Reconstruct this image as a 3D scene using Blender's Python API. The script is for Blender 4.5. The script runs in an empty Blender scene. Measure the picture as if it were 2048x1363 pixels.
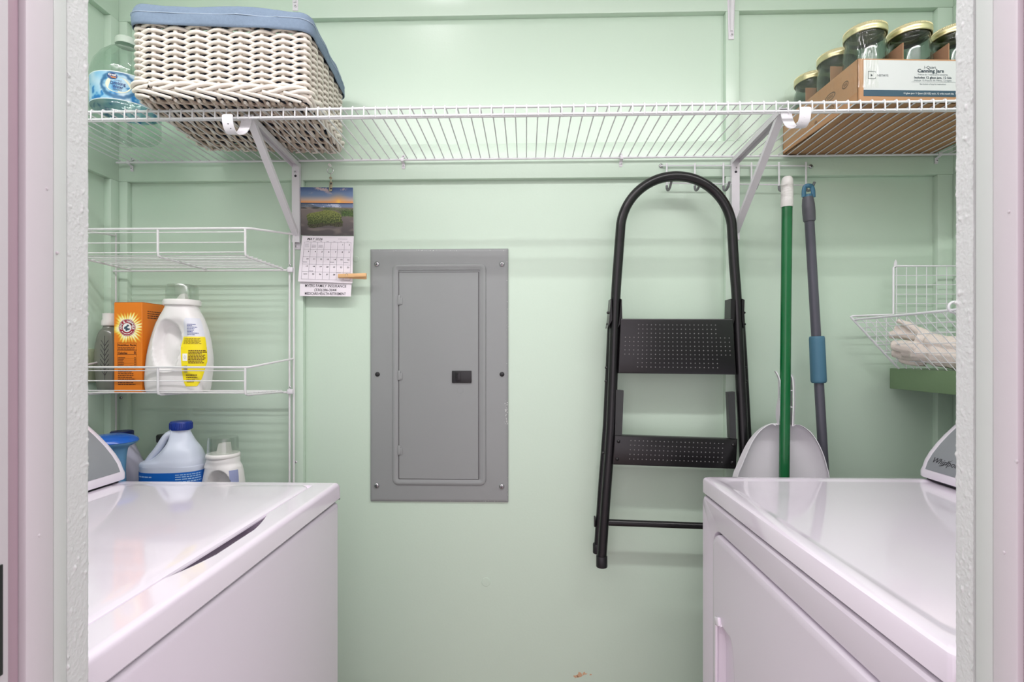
import bpy, bmesh, math, random
from mathutils import Vector, Matrix, noise
random.seed(7)
C = bpy.context.scene.collection
SC = bpy.context.scene
PI = math.pi

# ------------------------------------------------------------------ camera
F = 1040.0; ZC = 1.21; TANY = 0.0269
PSI = math.atan(TANY); CO = math.cos(PSI); SI = math.sin(PSI); HOR = 704.0
cam = bpy.data.cameras.new('camera'); cam.sensor_width = 36.0; cam.lens = F / 2048 * 36
cam.shift_y = (HOR - 681.5) / 2048; cam.clip_start = 0.02
cam.dof.use_dof = True; cam.dof.focus_distance = 1.3; cam.dof.aperture_fstop = 16
co = bpy.data.objects.new('camera', cam); C.objects.link(co)
co.location = (0, 0, ZC); co.rotation_euler = (PI / 2, 0, PSI)
SC.camera = co

# ------------------------------------------------------------------ world, light, exposure
w = bpy.data.worlds.new('world'); SC.world = w; w.use_nodes = True
w.node_tree.nodes['Background'].inputs[0].default_value = (1.0, 0.905, 0.975, 1)
w.node_tree.nodes['Background'].inputs[1].default_value = 1.7
def bulb(name, loc, power, r, col=(1, 0.965, 0.985)):
    l = bpy.data.lights.new(name, 'POINT'); l.energy = power; l.shadow_soft_size = r; l.color = col
    o = bpy.data.objects.new(name, l); C.objects.link(o); o.location = loc
    return o
bulb('closet_ceiling_bulb', (-0.37, 0.80, 2.60), 2.4, 0.035)
st_l = bpy.data.lights.new('closet_fill_light', 'AREA'); st_l.shape = 'RECTANGLE'; st_l.size = 2.2; st_l.size_y = 0.06; st_l.energy = 16.5; st_l.color = (1, 0.965, 0.985)  # unseen strip light, added to brighten the closet corners
st_o = bpy.data.objects.new('closet_fill_light', st_l); C.objects.link(st_o); st_o.location = (0.0, 0.52, 2.25)
bulb('work_light', (0.06, 0.56, 1.97), 0.6, 0.03)
SC.view_settings.view_transform = 'Standard'; SC.view_settings.look = 'None'
SC.view_settings.gamma = 1.0; SC.view_settings.use_curve_mapping = False
SC.view_settings.exposure = 0.0

# ------------------------------------------------------------------ projection helpers (pixel of the photo -> point at a given plane)
def P(px, py, Y):
    u = (px - 1024) / F; v = (HOR - py) / F; t = Y / (CO + u * SI)
    return Vector((t * (-SI + u * CO), Y, ZC + t * v))
def PXp(px, py, X):
    u = (px - 1024) / F; v = (HOR - py) / F; t = X / (-SI + u * CO)
    return Vector((X, t * (CO + u * SI), ZC + t * v))
def PZ(px, py, Z):
    u = (px - 1024) / F; v = (HOR - py) / F; t = (Z - ZC) / v
    return Vector((t * (-SI + u * CO), t * (CO + u * SI), Z))

# ------------------------------------------------------------------ materials
def lin(c):
    return tuple((x / 255) / 12.92 if x / 255 <= 0.04045 else ((x / 255 + 0.055) / 1.055) ** 2.4 for x in c)
MATS = {}
def mat(name, rgb, rough=0.5, metal=0.0, bump=0.0, bscale=200.0, var=0.0, vscale=6.0, coat=0.0, spec=0.5, stretch=(1, 1, 1), sss=0.0, bdetail=2.0, bdist=0.002):
    if name in MATS: return MATS[name]
    m = bpy.data.materials.new(name); m.use_nodes = True; nt = m.node_tree; b = nt.nodes['Principled BSDF']
    col = lin(rgb) + (1,)
    b.inputs['Base Color'].default_value = col; b.inputs['Roughness'].default_value = rough
    b.inputs['Metallic'].default_value = metal; b.inputs['Specular IOR Level'].default_value = spec
    b.inputs['Coat Weight'].default_value = coat; b.inputs['Coat Roughness'].default_value = 0.05
    if sss: b.inputs['Subsurface Weight'].default_value = sss; b.inputs['Subsurface Radius'].default_value = (0.01, 0.01, 0.01)
    if bump or var:
        tc = nt.nodes.new('ShaderNodeTexCoord'); mp = nt.nodes.new('ShaderNodeMapping')
        mp.inputs['Scale'].default_value = stretch
        nt.links.new(tc.outputs['Object'], mp.inputs['Vector'])
    if bump:
        n = nt.nodes.new('ShaderNodeTexNoise'); n.inputs['Scale'].default_value = bscale; n.inputs['Detail'].default_value = bdetail
        bp = nt.nodes.new('ShaderNodeBump'); bp.inputs['Strength'].default_value = bump; bp.inputs['Distance'].default_value = bdist
        nt.links.new(mp.outputs['Vector'], n.inputs['Vector']); nt.links.new(n.outputs['Fac'], bp.inputs['Height'])
        nt.links.new(bp.outputs['Normal'], b.inputs['Normal'])
    if var:
        n2 = nt.nodes.new('ShaderNodeTexNoise'); n2.inputs['Scale'].default_value = vscale; n2.inputs['Detail'].default_value = 5
        hs = nt.nodes.new('ShaderNodeMix'); hs.data_type = 'RGBA'
        hs.inputs[6].default_value = tuple(x * (1 - var) for x in col[:3]) + (1,)
        hs.inputs[7].default_value = tuple(min(1, x * (1 + var)) for x in col[:3]) + (1,)
        nt.links.new(mp.outputs['Vector'], n2.inputs['Vector']); nt.links.new(n2.outputs['Fac'], hs.inputs[0])
        nt.links.new(hs.outputs[2], b.inputs['Base Color'])
    MATS[name] = m
    return m
def printmat(name='print', rough=0.45):
    if name in MATS: return MATS[name]
    m = bpy.data.materials.new(name); m.use_nodes = True; nt = m.node_tree; b = nt.nodes['Principled BSDF']
    vc = nt.nodes.new('ShaderNodeVertexColor'); vc.layer_name = 'Col'
    nt.links.new(vc.outputs['Color'], b.inputs['Base Color']); b.inputs['Roughness'].default_value = rough
    MATS[name] = m
    return m
def clear(name, tint, gloss=1.0, rough=0.03, bump=0.0, bscale=60.0, ior=1.45, stretch=(1, 1, 1), base=0.0):
    """thin clear plastic or glass wall: mostly see-through, mirror-like at grazing angles"""
    if name in MATS: return MATS[name]
    m = bpy.data.materials.new(name); m.use_nodes = True; nt = m.node_tree
    for n in list(nt.nodes):
        if n.type == 'BSDF_PRINCIPLED': nt.nodes.remove(n)
    out = nt.nodes['Material Output']
    tr = nt.nodes.new('ShaderNodeBsdfTransparent'); tr.inputs[0].default_value = lin(tint) + (1,)
    gl = nt.nodes.new('ShaderNodeBsdfGlossy'); gl.inputs['Roughness'].default_value = rough
    gl.inputs['Color'].default_value = (gloss, gloss, gloss, 1)
    fr = nt.nodes.new('ShaderNodeLayerWeight'); fr.inputs['Blend'].default_value = 0.5
    pw = nt.nodes.new('ShaderNodeMath'); pw.operation = 'POWER'; pw.inputs[1].default_value = 3.0
    mu = nt.nodes.new('ShaderNodeMath'); mu.operation = 'MULTIPLY'; mu.inputs[1].default_value = (ior - 1) * 1.2
    nt.links.new(fr.outputs['Facing'], pw.inputs[0]); nt.links.new(pw.outputs[0], mu.inputs[0])
    mx = nt.nodes.new('ShaderNodeMixShader')
    ad = nt.nodes.new('ShaderNodeMath'); ad.operation = 'ADD'; ad.inputs[1].default_value = base; ad.use_clamp = True
    nt.links.new(mu.outputs[0], ad.inputs[0]); nt.links.new(ad.outputs[0], mx.inputs[0])
    nt.links.new(tr.outputs[0], mx.inputs[1]); nt.links.new(gl.outputs[0], mx.inputs[2]); nt.links.new(mx.outputs[0], out.inputs[0])
    if bump:
        tc = nt.nodes.new('ShaderNodeTexCoord'); mp = nt.nodes.new('ShaderNodeMapping'); mp.inputs['Scale'].default_value = stretch
        nt.links.new(tc.outputs['Object'], mp.inputs['Vector'])
        n = nt.nodes.new('ShaderNodeTexNoise'); n.inputs['Scale'].default_value = bscale; n.inputs['Detail'].default_value = 2
        bp = nt.nodes.new('ShaderNodeBump'); bp.inputs['Strength'].default_value = bump; bp.inputs['Distance'].default_value = 0.01
        nt.links.new(mp.outputs[0], n.inputs['Vector']); nt.links.new(n.outputs['Fac'], bp.inputs['Height'])
        nt.links.new(bp.outputs[0], gl.inputs['Normal']); nt.links.new(bp.outputs[0], fr.inputs['Normal'])
    MATS[name] = m
    return m

MINT = mat('mint_wall_paint', (202, 223, 204), 0.30, spec=0.7, bump=0.25, bscale=160, var=0.02, vscale=3, bdist=0.0006)
OLIVE = mat('dark_green_paint', (112, 138, 100), 0.42, bump=0.2, bscale=120, bdist=0.0006)
JAMBW = mat('rough_white_paint', (202, 206, 204), 0.5, bump=0.5, bscale=420, bdist=0.001)
JAMBG = mat('pale_green_white_paint', (196, 202, 198), 0.45, bump=0.1, bscale=90, bdist=0.0006)
PINK = mat('pinkish_white_trim_paint', (200, 195, 199), 0.42, bump=0.12, bscale=70, bdist=0.0008)
PINKD = mat('pink_groove_shade', (170, 148, 158), 0.5)  # darkened pink: shade of the recessed jamb grooves put into the colour
HALLW = mat('hall_white_paint', (240, 236, 238), 0.6)
FLOORM = mat('hall_beige_floor', (176, 158, 150), 0.45, var=0.08, vscale=3)
WIRE = mat('white_coated_wire', (224, 225, 227), 0.35)
WIREG = mat('white_worn_wire', (226, 226, 226), 0.4, var=0.06, vscale=60)
STEELW = mat('white_painted_steel', (226, 224, 228), 0.38)
ENAMEL = mat('white_enamel', (240, 231, 243), 0.10, coat=0.8, spec=0.5)
ENAMELS = mat('white_cabinet_enamel', (224, 216, 227), 0.26, coat=0.15, bump=0.06, bscale=300, bdist=0.0003)
GREYP = mat('grey_console_panel', (142, 145, 150), 0.35)
GAP = mat('dark_gap', (52, 50, 58), 0.7)
PANELG = mat('grey_metal_cover', (143, 147, 146), 0.36, var=0.03, vscale=8, bump=0.04, bscale=120, bdist=0.0004)
BLACKP = mat('black_plastic', (26, 26, 28), 0.4)
BLACKT = mat('black_painted_steel', (19, 18, 20), 0.30, bump=0.08, bscale=400, bdist=0.0003)
CHROME = mat('zinc_screw', (190, 190, 192), 0.25, metal=1.0)
BRASSY = mat('brass_lid', (212, 204, 160), 0.3, metal=0.7)
GREEN = mat('green_plastic_sleeve', (0, 98, 48), 0.28, coat=0.3)
WHITEPL = mat('white_plastic', (232, 230, 226), 0.4, sss=0.1)
WHITEJUG = mat('white_hdpe', (236, 234, 232), 0.36, sss=0.15)
BLUEJUG = mat('bluish_hdpe', (206, 214, 228), 0.34, sss=0.15)
LAVJUG = mat('lavender_hdpe', (196, 194, 212), 0.4)
NAVY = mat('navy_cap', (12, 48, 136), 0.35)
NAVYD = mat('dark_navy_cap', (10, 28, 96), 0.4)
BLUEC = mat('bright_blue_plastic', (18, 96, 196), 0.25, coat=0.3)
LBLUE = mat('light_blue_plastic', (112, 168, 208), 0.35)
BLUELBL = mat('blue_label', (14, 100, 190), 0.4)
DGREY = mat('dark_grey_pole', (84, 84, 94), 0.35)
TEAL = mat('dusty_blue_foam', (72, 116, 138), 0.6, bump=0.2, bscale=500, bdist=0.0005)
HOOKG = mat('grey_rubber_tip', (122, 124, 126), 0.5)
PAN = mat('light_grey_dustpan', (232, 230, 234), 0.45)
CARD = mat('brown_cardboard', (178, 136, 98), 0.75, var=0.08, vscale=12, stretch=(1, 1, 6), bump=0.15, bscale=180, bdist=0.0006)
CARDI = mat('inner_cardboard', (160, 122, 92), 0.8)
WICKER = mat('whitewashed_wicker', (230, 223, 212), 0.6, var=0.07, vscale=25, bump=0.25, bscale=300, bdist=0.0008)
WICKERU = mat('unpainted_wicker', (196, 180, 164), 0.7, var=0.14, vscale=40, bump=0.2, bscale=300, bdist=0.0008)
DENIM = mat('washed_denim', (118, 136, 156), 0.85, var=0.14, vscale=180, bump=0.5, bscale=900, bdist=0.0006)
STITCH = mat('pale_stitch', (186, 202, 220), 0.8)
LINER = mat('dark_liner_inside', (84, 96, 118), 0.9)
PAPER = mat('white_paper', (236, 230, 236), 0.6)
INK = mat('black_ink', (52, 50, 56), 0.6)
INKL = mat('grey_ink', (150, 146, 156), 0.6)
WOODP = mat('pine_wood', (226, 182, 130), 0.6, var=0.1, vscale=40, stretch=(1, 8, 8))
GLOVE = mat('cream_cotton', (222, 212, 202), 0.95, bump=0.6, bscale=420, bdist=0.0015, var=0.07, vscale=60)
ORANGE = mat('orange_carton', (232, 128, 22), 0.45)
BROWNINK = mat('brown_ink', (98, 48, 14), 0.5)
YELLOW = mat('yellow_label', (246, 226, 22), 0.4)
CREAM = mat('cream_label', (236, 238, 214), 0.4)
DKBLUE = mat('dark_blue_print', (24, 66, 128), 0.4)
WHITEP = mat('white_print', (244, 244, 240), 0.45)
RED = mat('burgundy_print', (162, 22, 48), 0.45)
TEALBAND = mat('dark_teal_print', (44, 74, 92), 0.5)
BOXW = mat('pale_grey_print', (202, 206, 204), 0.55)
PATCH = mat('tan_scuff', (206, 170, 134), 0.6)
GLASS = clear('jar_glass', (214, 222, 218), 0.7, 0.08, ior=1.45, base=0.04)
BOTTLEC = clear('clear_pet', (228, 238, 232), 1.0, 0.06, bump=0.35, bscale=30, ior=1.6, base=0.07)
CUPC = clear('clear_cup', (232, 236, 232), 1.0, 0.2, ior=1.6, base=0.10)
FILM = clear('shrink_film', (252, 252, 250), 1.0, 0.16, bump=0.5, bscale=70, ior=1.12, stretch=(2.5, 2.5, 0.3), base=0.05)
DARKBOT = clear('smoky_bottle', (112, 120, 112), 0.8, 0.08, ior=1.4)

# ------------------------------------------------------------------ mesh building
class MB:
    def __init__(self, M=None):
        self.v = []; self.f = []; self.M = M
    def add(self, vs, fs):
        o = len(self.v)
        if self.M is not None: vs = [self.M @ Vector(v) for v in vs]
        self.v += [tuple(v) for v in vs]; self.f += [tuple(i + o for i in f) for f in fs]
    def box(self, c, s, bev=0.0, seg=2, R=None):
        bm = bmesh.new(); bmesh.ops.create_cube(bm, size=1.0)
        for v in bm.verts: v.co = Vector((v.co.x * s[0], v.co.y * s[1], v.co.z * s[2]))
        if bev: bmesh.ops.bevel(bm, geom=bm.edges[:], offset=min(bev, min(s) * 0.49), segments=seg, profile=0.5, affect='EDGES')
        self.bm(bm, c, R)
    def bm(self, bm, c=(0, 0, 0), R=None):
        bm.verts.index_update(); c = Vector(c)
        vs = [(R @ v.co if R is not None else v.co) + c for v in bm.verts]
        self.add(vs, [[v.index for v in f.verts] for f in bm.faces]); bm.free()
    def box2(self, a, b, bev=0.0, seg=2):
        a = Vector(a); b = Vector(b)
        self.box((a + b) / 2, tuple(abs(x) for x in (b - a)), bev, seg)
    def tube(self, pts, r, n=8, closed=False, caps=True, radii=None, flat=None):
        pts = [Vector(p) for p in pts]; N = len(pts); rings = []
        up = None
        for i, p in enumerate(pts):
            if closed: t = pts[(i + 1) % N] - pts[i - 1]
            else: t = pts[min(i + 1, N - 1)] - pts[max(i - 1, 0)]
            t.normalize()
            if up is None:
                up = Vector((0, 0, 1)) if abs(t.z) < 0.9 else Vector((0, 1, 0))
            a = up - t * up.dot(t)
            if a.length < 1e-5: a = t.orthogonal()
            a.normalize(); up = a; b = t.cross(a)
            rr = radii[i] if radii else r
            fa, fb = flat if flat else (1, 1)
            rings.append([p + a * (math.cos(k * 2 * PI / n) * rr * fa) + b * (math.sin(k * 2 * PI / n) * rr * fb) for k in range(n)])
        self.rings(rings, closed, caps)
    def rings(self, rings, closed=False, caps=True):
        n = len(rings[0]); vs = [v for r in rings for v in r]; fs = []
        R = len(rings)
        for i in range(R if closed else R - 1):
            j = (i + 1) % R
            for k in range(n):
                l = (k + 1) % n
                fs.append((i * n + k, i * n + l, j * n + l, j * n + k))
        if caps and not closed:
            fs.append(tuple(range(n - 1, -1, -1))); fs.append(tuple((R - 1) * n + k for k in range(n)))
        self.add(vs, fs)
    def lathe(self, prof, c=(0, 0, 0), n=24, R=None, cap0=True, cap1=True):
        c = Vector(c); rings = []
        for r, z in prof:
            ring = [Vector((r * math.cos(k * 2 * PI / n), r * math.sin(k * 2 * PI / n), z)) for k in range(n)]
            rings.append([(R @ v if R is not None else v) + c for v in ring])
        nn = n; vs = [v for r in rings for v in r]; fs = []
        for i in range(len(rings) - 1):
            for k in range(nn):
                l = (k + 1) % nn; fs.append((i * nn + k, i * nn + l, (i + 1) * nn + l, (i + 1) * nn + k))
        if cap0: fs.append(tuple(range(nn - 1, -1, -1)))
        if cap1: fs.append(tuple((len(rings) - 1) * nn + k for k in range(nn)))
        self.add(vs, fs)
    def grid(self, nu, nv, fn, wrap=False):
        vs = [fn(i / (nu if wrap else nu - 1), j / (nv - 1)) for j in range(nv) for i in range(nu)]
        fs = []
        for j in range(nv - 1):
            for i in range(nu if wrap else nu - 1):
                k = (i + 1) % nu
                fs.append((j * nu + i, j * nu + k, (j + 1) * nu + k, (j + 1) * nu + i))
        self.add(vs, fs)
    def prism(self, poly, mapf, d0, d1):
        n = len(poly); vs = [mapf(a, b, d0) for a, b in poly] + [mapf(a, b, d1) for a, b in poly]
        fs = [tuple(range(n)), tuple(range(2 * n - 1, n - 1, -1))]
        for k in range(n):
            l = (k + 1) % n; fs.append((k, n + k, n + l, l))
        self.add(vs, fs)
    def mesh(self, name, smooth=40):
        me = bpy.data.meshes.new(name); me.from_pydata(self.v, [], self.f); me.update()
        bm = bmesh.new(); bm.from_mesh(me); bmesh.ops.recalc_face_normals(bm, faces=bm.faces[:]); bm.to_mesh(me); bm.free()
        if smooth:
            me.polygons.foreach_set('use_smooth', [True] * len(me.polygons)); me.set_sharp_from_angle(angle=math.radians(smooth))
        return me
ROOT = {}
def place(o, parent):
    if parent is not None:
        o.parent = parent
        if parent.type == 'EMPTY': o.matrix_parent_inverse = Matrix.Translation(-Vector(parent.location))
def obj(name, mb, m, parent=None, smooth=40, kind=None):
    me = mb if isinstance(mb, bpy.types.Mesh) else mb.mesh(name, smooth)
    if m and not me.materials: me.materials.append(m)
    o = bpy.data.objects.new(name, me); C.objects.link(o); place(o, parent)
    if kind: o['kind'] = kind
    return o
def again(o, parent=None, loc=None, rot=None):
    c = o.copy(); C.objects.link(c); place(c, parent)
    if loc is not None: c.location = loc
    if rot is not None: c.rotation_euler = rot
    return c
def thing(name, label, cat, loc, group=None):
    o = bpy.data.objects.new(name, None); C.objects.link(o); o.location = loc; o.empty_display_size = 0.05
    o['label'] = label; o['category'] = cat
    if group: o['group'] = group
    return o
def tag(o, label, cat, group=None):
    o['label'] = label; o['category'] = cat
    if group: o['group'] = group
    return o
def struct(name, mb, m, smooth=40):
    o = obj(name, mb, m, None, smooth); o['kind'] = 'structure'
    return o
def rrect(w, h, r, n=5):
    pts = []
    for cx, cy, a0 in ((w / 2 - r, h / 2 - r, 0), (-w / 2 + r, h / 2 - r, 90), (-w / 2 + r, -h / 2 + r, 180), (w / 2 - r, -h / 2 + r, 270)):
        for k in range(n + 1):
            a = math.radians(a0 + 90 * k / n); pts.append((cx + r * math.cos(a), cy + r * math.sin(a)))
    return pts
def bez(pts, n=8):
    """smooth curve through points (Catmull-Rom)"""
    pts = [Vector(p) for p in pts]; out = []
    for i in range(len(pts) - 1):
        p0 = pts[max(i - 1, 0)]; p1 = pts[i]; p2 = pts[i + 1]; p3 = pts[min(i + 2, len(pts) - 1)]
        for k in range(n):
            t = k / n
            out.append(0.5 * ((2 * p1) + (p2 - p0) * t + (2 * p0 - 5 * p1 + 4 * p2 - p3) * t * t + (3 * p1 - p0 - 3 * p2 + p3) * t ** 3))
    out.append(pts[-1]); return out
def textmesh(s, size, mapf, bold=0.0, shear=0.0, align='LEFT', width=None, res=2):
    """letters as flat mesh, laid onto a surface by mapf(x, y)"""
    cu = bpy.data.curves.new('letters', 'FONT'); cu.body = s; cu.size = size; cu.align_x = align
    cu.offset = bold; cu.shear = shear; cu.resolution_u = res
    o = bpy.data.objects.new('letters', cu); C.objects.link(o)
    dg = bpy.context.evaluated_depsgraph_get(); me = bpy.data.meshes.new_from_object(o.evaluated_get(dg))
    bpy.data.objects.remove(o); bpy.data.curves.remove(cu)
    vs = [v.co.copy() for v in me.vertices]; fs = [tuple(p.vertices) for p in me.polygons]
    bpy.data.meshes.remove(me)
    if width and vs:
        x0 = min(v.x for v in vs); x1 = max(v.x for v in vs); k = width / max(x1 - x0, 1e-6)
        mid = {'LEFT': x0, 'CENTER': (x0 + x1) / 2, 'RIGHT': x1}[align]
        for v in vs: v.x = mid * 0 + (v.x - mid) * k
    return [mapf(v.x, v.y) for v in vs], fs
def gprint(name, nu, nv, fn, colf, parent, rough=0.45):
    """flat print: fine grid with a colour per vertex"""
    mb = MB(); mb.grid(nu, nv, fn); me = mb.mesh(name, 60)
    ca = me.color_attributes.new('Col', 'FLOAT_COLOR', 'POINT'); k = 0
    for j in range(nv):
        for i in range(nu):
            ca.data[k].color = lin(colf(i / (nu - 1), j / (nv - 1))) + (1,); k += 1
    return obj(name, me, printmat(), parent)
def mixc(a, b, t):
    t = max(0, min(1, t)); return tuple(a[i] + (b[i] - a[i]) * t for i in range(3))
def sstep(a, b, x):
    t = max(0, min(1, (x - a) / (b - a))); return t * t * (3 - 2 * t)

# ================================================================== the setting
YB = 1.45; YP = 1.469          # face of the battens, face of the recessed panels
XL = P(238, 704, YB).x; XR = P(1906, 704, YB).x
CEIL = 2.74
ZS = ZC + 387 * 1.437 / F      # level of the wire shelf
def zat(py, Y=YB): return ZC + (HOR - py) * Y / F

mb = MB(); mb.box2((-2.2, -2.6, -0.1), (2.2, 1.7, 0.0)); struct('floor', mb, FLOORM, 0)
mb = MB(); mb.box2((-2.2, -2.6, CEIL), (2.2, 1.7, CEIL + 0.1)); struct('ceiling', mb, HALLW, 0)
mb = MB(); mb.box2((XL - 0.15, YP, 0), (XR + 0.15, YP + 0.1, CEIL)); wall_back = struct('wall_back', mb, MINT, 0)
mb = MB(); mb.box2((XL - 0.12, 0.459, 0), (XL - 0.019, YP, CEIL)); wall_left = struct('wall_left', mb, MINT, 0)
mb = MB(); mb.box2((XR + 0.019, 0.459, 0), (XR + 0.12, YP, CEIL)); wall_right = struct('wall_right', mb, MINT, 0)
# battens on the back wall
def batten(wall, a, b, m=MINT):
    mb = MB(); mb.box2(a, b, 0.0015, 2); return obj('batten', mb, m, wall)
zm0, zm1 = zat(356), zat(286); zt0 = zat(29)
batten(wall_back, (XL - 0.019, YB, zm0), (XR + 0.019, YP + 0.001, zm1))
batten(wall_back, (XL - 0.019, YB, zt0), (XR + 0.019, YP + 0.001, zt0 + 0.11))
for p0, p1 in ((238, 254), (580, 606), (1452, 1479), (1876, 1907)):
    xa, xb = P(p0, 704, YB).x, P(p1, 704, YB).x
    if p0 == 238: xa = XL - 0.019
    if p1 == 1907: xb = XR + 0.019
    batten(wall_back, (xa, YB + 0.0006, 0), (xb, YP + 0.001, zm0)); batten(wall_back, (xa, YB + 0.0006, zm1), (xb, YP + 0.001, zt0))
# battens on the side walls
for wl, xw, s in ((wall_left, XL, -1), (wall_right, XR, 1)):
    batten(wl, (xw, 0.46, zm0), (xw + s * 0.0195, YB, zm1))
    batten(wl, (xw, 0.46, zt0), (xw + s * 0.0195, YB, zt0 + 0.11))
    batten(wl, (xw - s * 0.0006, YB - 0.03, 0), (xw + s * 0.0195, YB, zm0))
    batten(wl, (xw - s * 0.0006, YB - 0.03, zm1), (xw + s * 0.0195, YB, zt0))
# small ledge along the right wall under the wire bin
xl = P(1789, 704, 1.43).x
mb = MB(); mb.box2((xl, 0.62, zat(776, 1.43)), (XR, YB - 0.0005, zat(735.5, 1.43)), 0.002)
struct('trim_1', mb, OLIVE)
# scuffs and nail holes on the back wall
mb = MB()
for px, py, r in ((1152, 1352, 5), (1160, 1348, 6), (1168, 1346, 4), (1181, 1348, 2)):
    c = P(px, py, YP); pts = []
    for k in range(10):
        a = k * 2 * PI / 10; q = r / F * 1.45 * (0.5 + random.random()); pts.append((c.x + math.cos(a) * q * 1.2, c.z + math.sin(a) * q * 0.7))
    mb.prism(pts, lambda a, b, d: Vector((a, YP - d, b)), 0.0, 0.0006)
obj('scuff', mb, PATCH, wall_back)
mb = MB(); mb.lathe([(0.0125, 0), (0.0118, 0.0012), (0.0, 0.0014)], P(972, 1163, YP), 20, Matrix.Rotation(PI / 2, 3, 'X'), True, False)
obj('filled_hole', mb, MINT, wall_back)
mb = MB(); mb.lathe([(0.0085, 0), (0.008, 0.0012), (0.0, 0.0014)], P(712, 548 - 30, YP), 20, Matrix.Rotation(PI / 2, 3, 'X'), True, False)
obj('filled_hole', mb, MINT, wall_back)

# --- wall with the door opening (the camera looks through it)
YJ = 0.459; XJL = PXp(180, 704, -0.393).x; XJR = 0.369; YH = 0.335
mb = MB()
mb.box2((-2.2, YH, 0), (XJL - 0.012, YJ - 0.001, CEIL)); mb.box2((XJR + 0.012, YH, 0), (2.2, YJ - 0.001, CEIL))
mb.box2((XJL - 0.012, YH, 2.5), (XJR + 0.012, YJ - 0.001, CEIL))
struct('wall_front', mb, HALLW, 0)
# rough plaster edge strips
def plaster(name, xface, s, y0, y1):
    """strip seen nearly edge-on: face at x=xface looking to -s, real bumps"""
    mb = MB(); nz = 900; ny = 30; z0, z1 = 0.55, 1.62
    prof = [(y0, 0.012)] + [(y0, 0.0)] + [(y0 + (y1 - y0) * k / (ny - 1), 0.0) for k in range(1, ny)] + [(y1, 0.012)]
    def fn(a, b):
        y, dx = prof[round(a * (len(prof) - 1))]
        z = z0 + (z1 - z0) * b
        h = 0.0
        if dx == 0:
            q = Vector((y * 290, z * 240, s * 3.1))
            n1 = noise.noise(q); n2 = noise.noise(q * 2.7 + Vector((5, 2, 1))); n3 = noise.noise(Vector((y * 60, z * 26, 9)))
            amp = 0.35 + 0.65 * sstep(-0.2, 0.35, n3)
            h = 0.0003 * n2 + 0.0013 * amp * max(0, n1 - 0.18) ** 1.2 * 2
            h += 0.0003 * noise.noise(Vector((1, z * 30, 4)))
        e = sstep(y1 - 0.003, y1, y) * 0.0022
        return Vector((xface - s * h + s * (dx + e), y, z))
    mb.grid(len(prof), nz, fn)
    mb.box2((min(xface + s * 0.0008, xface + s * 0.012), y0, 0), (max(xface + s * 0.0008, xface + s * 0.012), y1 - 0.002, z0))
    mb.box2((min(xface + s * 0.0008, xface + s * 0.012), y0, z1), (max(xface + s * 0.0008, xface + s * 0.012), y1 - 0.002, 2.5))
    return struct(name, mb, JAMBW, 60)
plaster('trim_2', XJL, -1, 0.4352, YJ); plaster('trim_3', XJR, 1, 0.4393, YJ)
def strip(name, x0, x1, y0, y1, m, bev=0.0008):
    mb = MB(); mb.box2((x0, y0, 0), (x1, y1, 2.5), bev); return struct(name, mb, m)
strip('trim_4', XJL - 0.012, XJL - 0.0002, 0.4228, 0.4352, JAMBG)
strip('trim_5', XJL - 0.012, XJL + 0.0004, 0.3980, 0.4228, PINK, 0.002)
strip('trim_6', XJL - 0.012, XJL - 0.0055, 0.3850, 0.3980, PINKD)
strip('trim_7', XJL - 0.012, XJL + 0.0004, YH, 0.3850, PINK, 0.002)
strip('trim_8', XJR + 0.0016, XJR + 0.012, 0.4365, 0.4393, JAMBG)
strip('trim_9', XJR + 0.0002, XJR + 0.012, 0.4216, 0.4365, JAMBG)
strip('trim_10', XJR - 0.0004, XJR + 0.012, 0.4000, 0.4216, PINK, 0.002)
strip('trim_11', XJR + 0.0035, XJR + 0.012, YH, 0.4000, PINKD)
# nail heads under the paint on the jambs
mb = MB()
for px, py in ((94, 377), (79, 1070), (115, 505)):
    q = PXp(px, py, XJL + 0.0004); mb.lathe([(0.0014, -0.0004), (0.0011, 0.0006), (0, 0.0008)], q, 10, Matrix.Rotation(PI / 2, 3, 'Y'), False, False)
for px, py in ((2008, 1104), (2018, 423), (2033, 922)):
    q = PXp(px, py, XJR - 0.0004); mb.lathe([(0.0014, -0.0004), (0.0011, 0.0006), (0, 0.0008)], q, 10, Matrix.Rotation(-PI / 2, 3, 'Y'), False, False)
struct('trim_12', mb, PINK)
# black strike plate on the left jamb
a = PXp(4, 1127, XJL + 0.0004); b = PXp(4, 1348, XJL + 0.0004)
mb = MB(); mb.box2((XJL + 0.0003, a.y - 0.022, b.z), (XJL + 0.0016, a.y, a.z), 0.0006)
tag(obj('strike_plate', mb, BLACKP), 'black metal plate on the door jamb at the lower left edge', 'plate')

# ================================================================== the long wire shelf
YR = 1.437; YFT = 1.131; RW = 0.0016
sh = thing('wire_shelf', 'long white wire shelf across the closet with a basket and jars on it', 'shelf', (0, 1.28, ZS - 0.02))
mb = MB(); mb.tube([(XL + 0.003, YR, ZS), (XR - 0.003, YR, ZS)], 0.003, 10); obj('back_rail', mb, WIRE, sh)
mb = MB(); mb.tube([(XL + 0.003, YFT, ZS - 0.001), (XR - 0.003, YFT, ZS - 0.001)], 0.0028, 10); obj('front_rail', mb, WIRE, sh)
mb = MB(); mb.tube([(XL + 0.003, YFT - 0.001, ZS - 0.0185), (XR - 0.003, YFT - 0.001, ZS - 0.0185)], 0.0028, 10); obj('front_rail', mb, WIRE, sh)
mb = MB(); mb.tube([(XL + 0.003, 1.177, ZS - 0.0006), (XR - 0.003, 1.177, ZS - 0.0006)], 0.0026, 10); obj('support_rail', mb, WIRE, sh)
wx = [-0.0748 + 0.0254 * k for k in range(-60, 60)]; wx = [x for x in wx if XL + 0.008 < x < XR - 0.008]
mb = MB()
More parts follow.
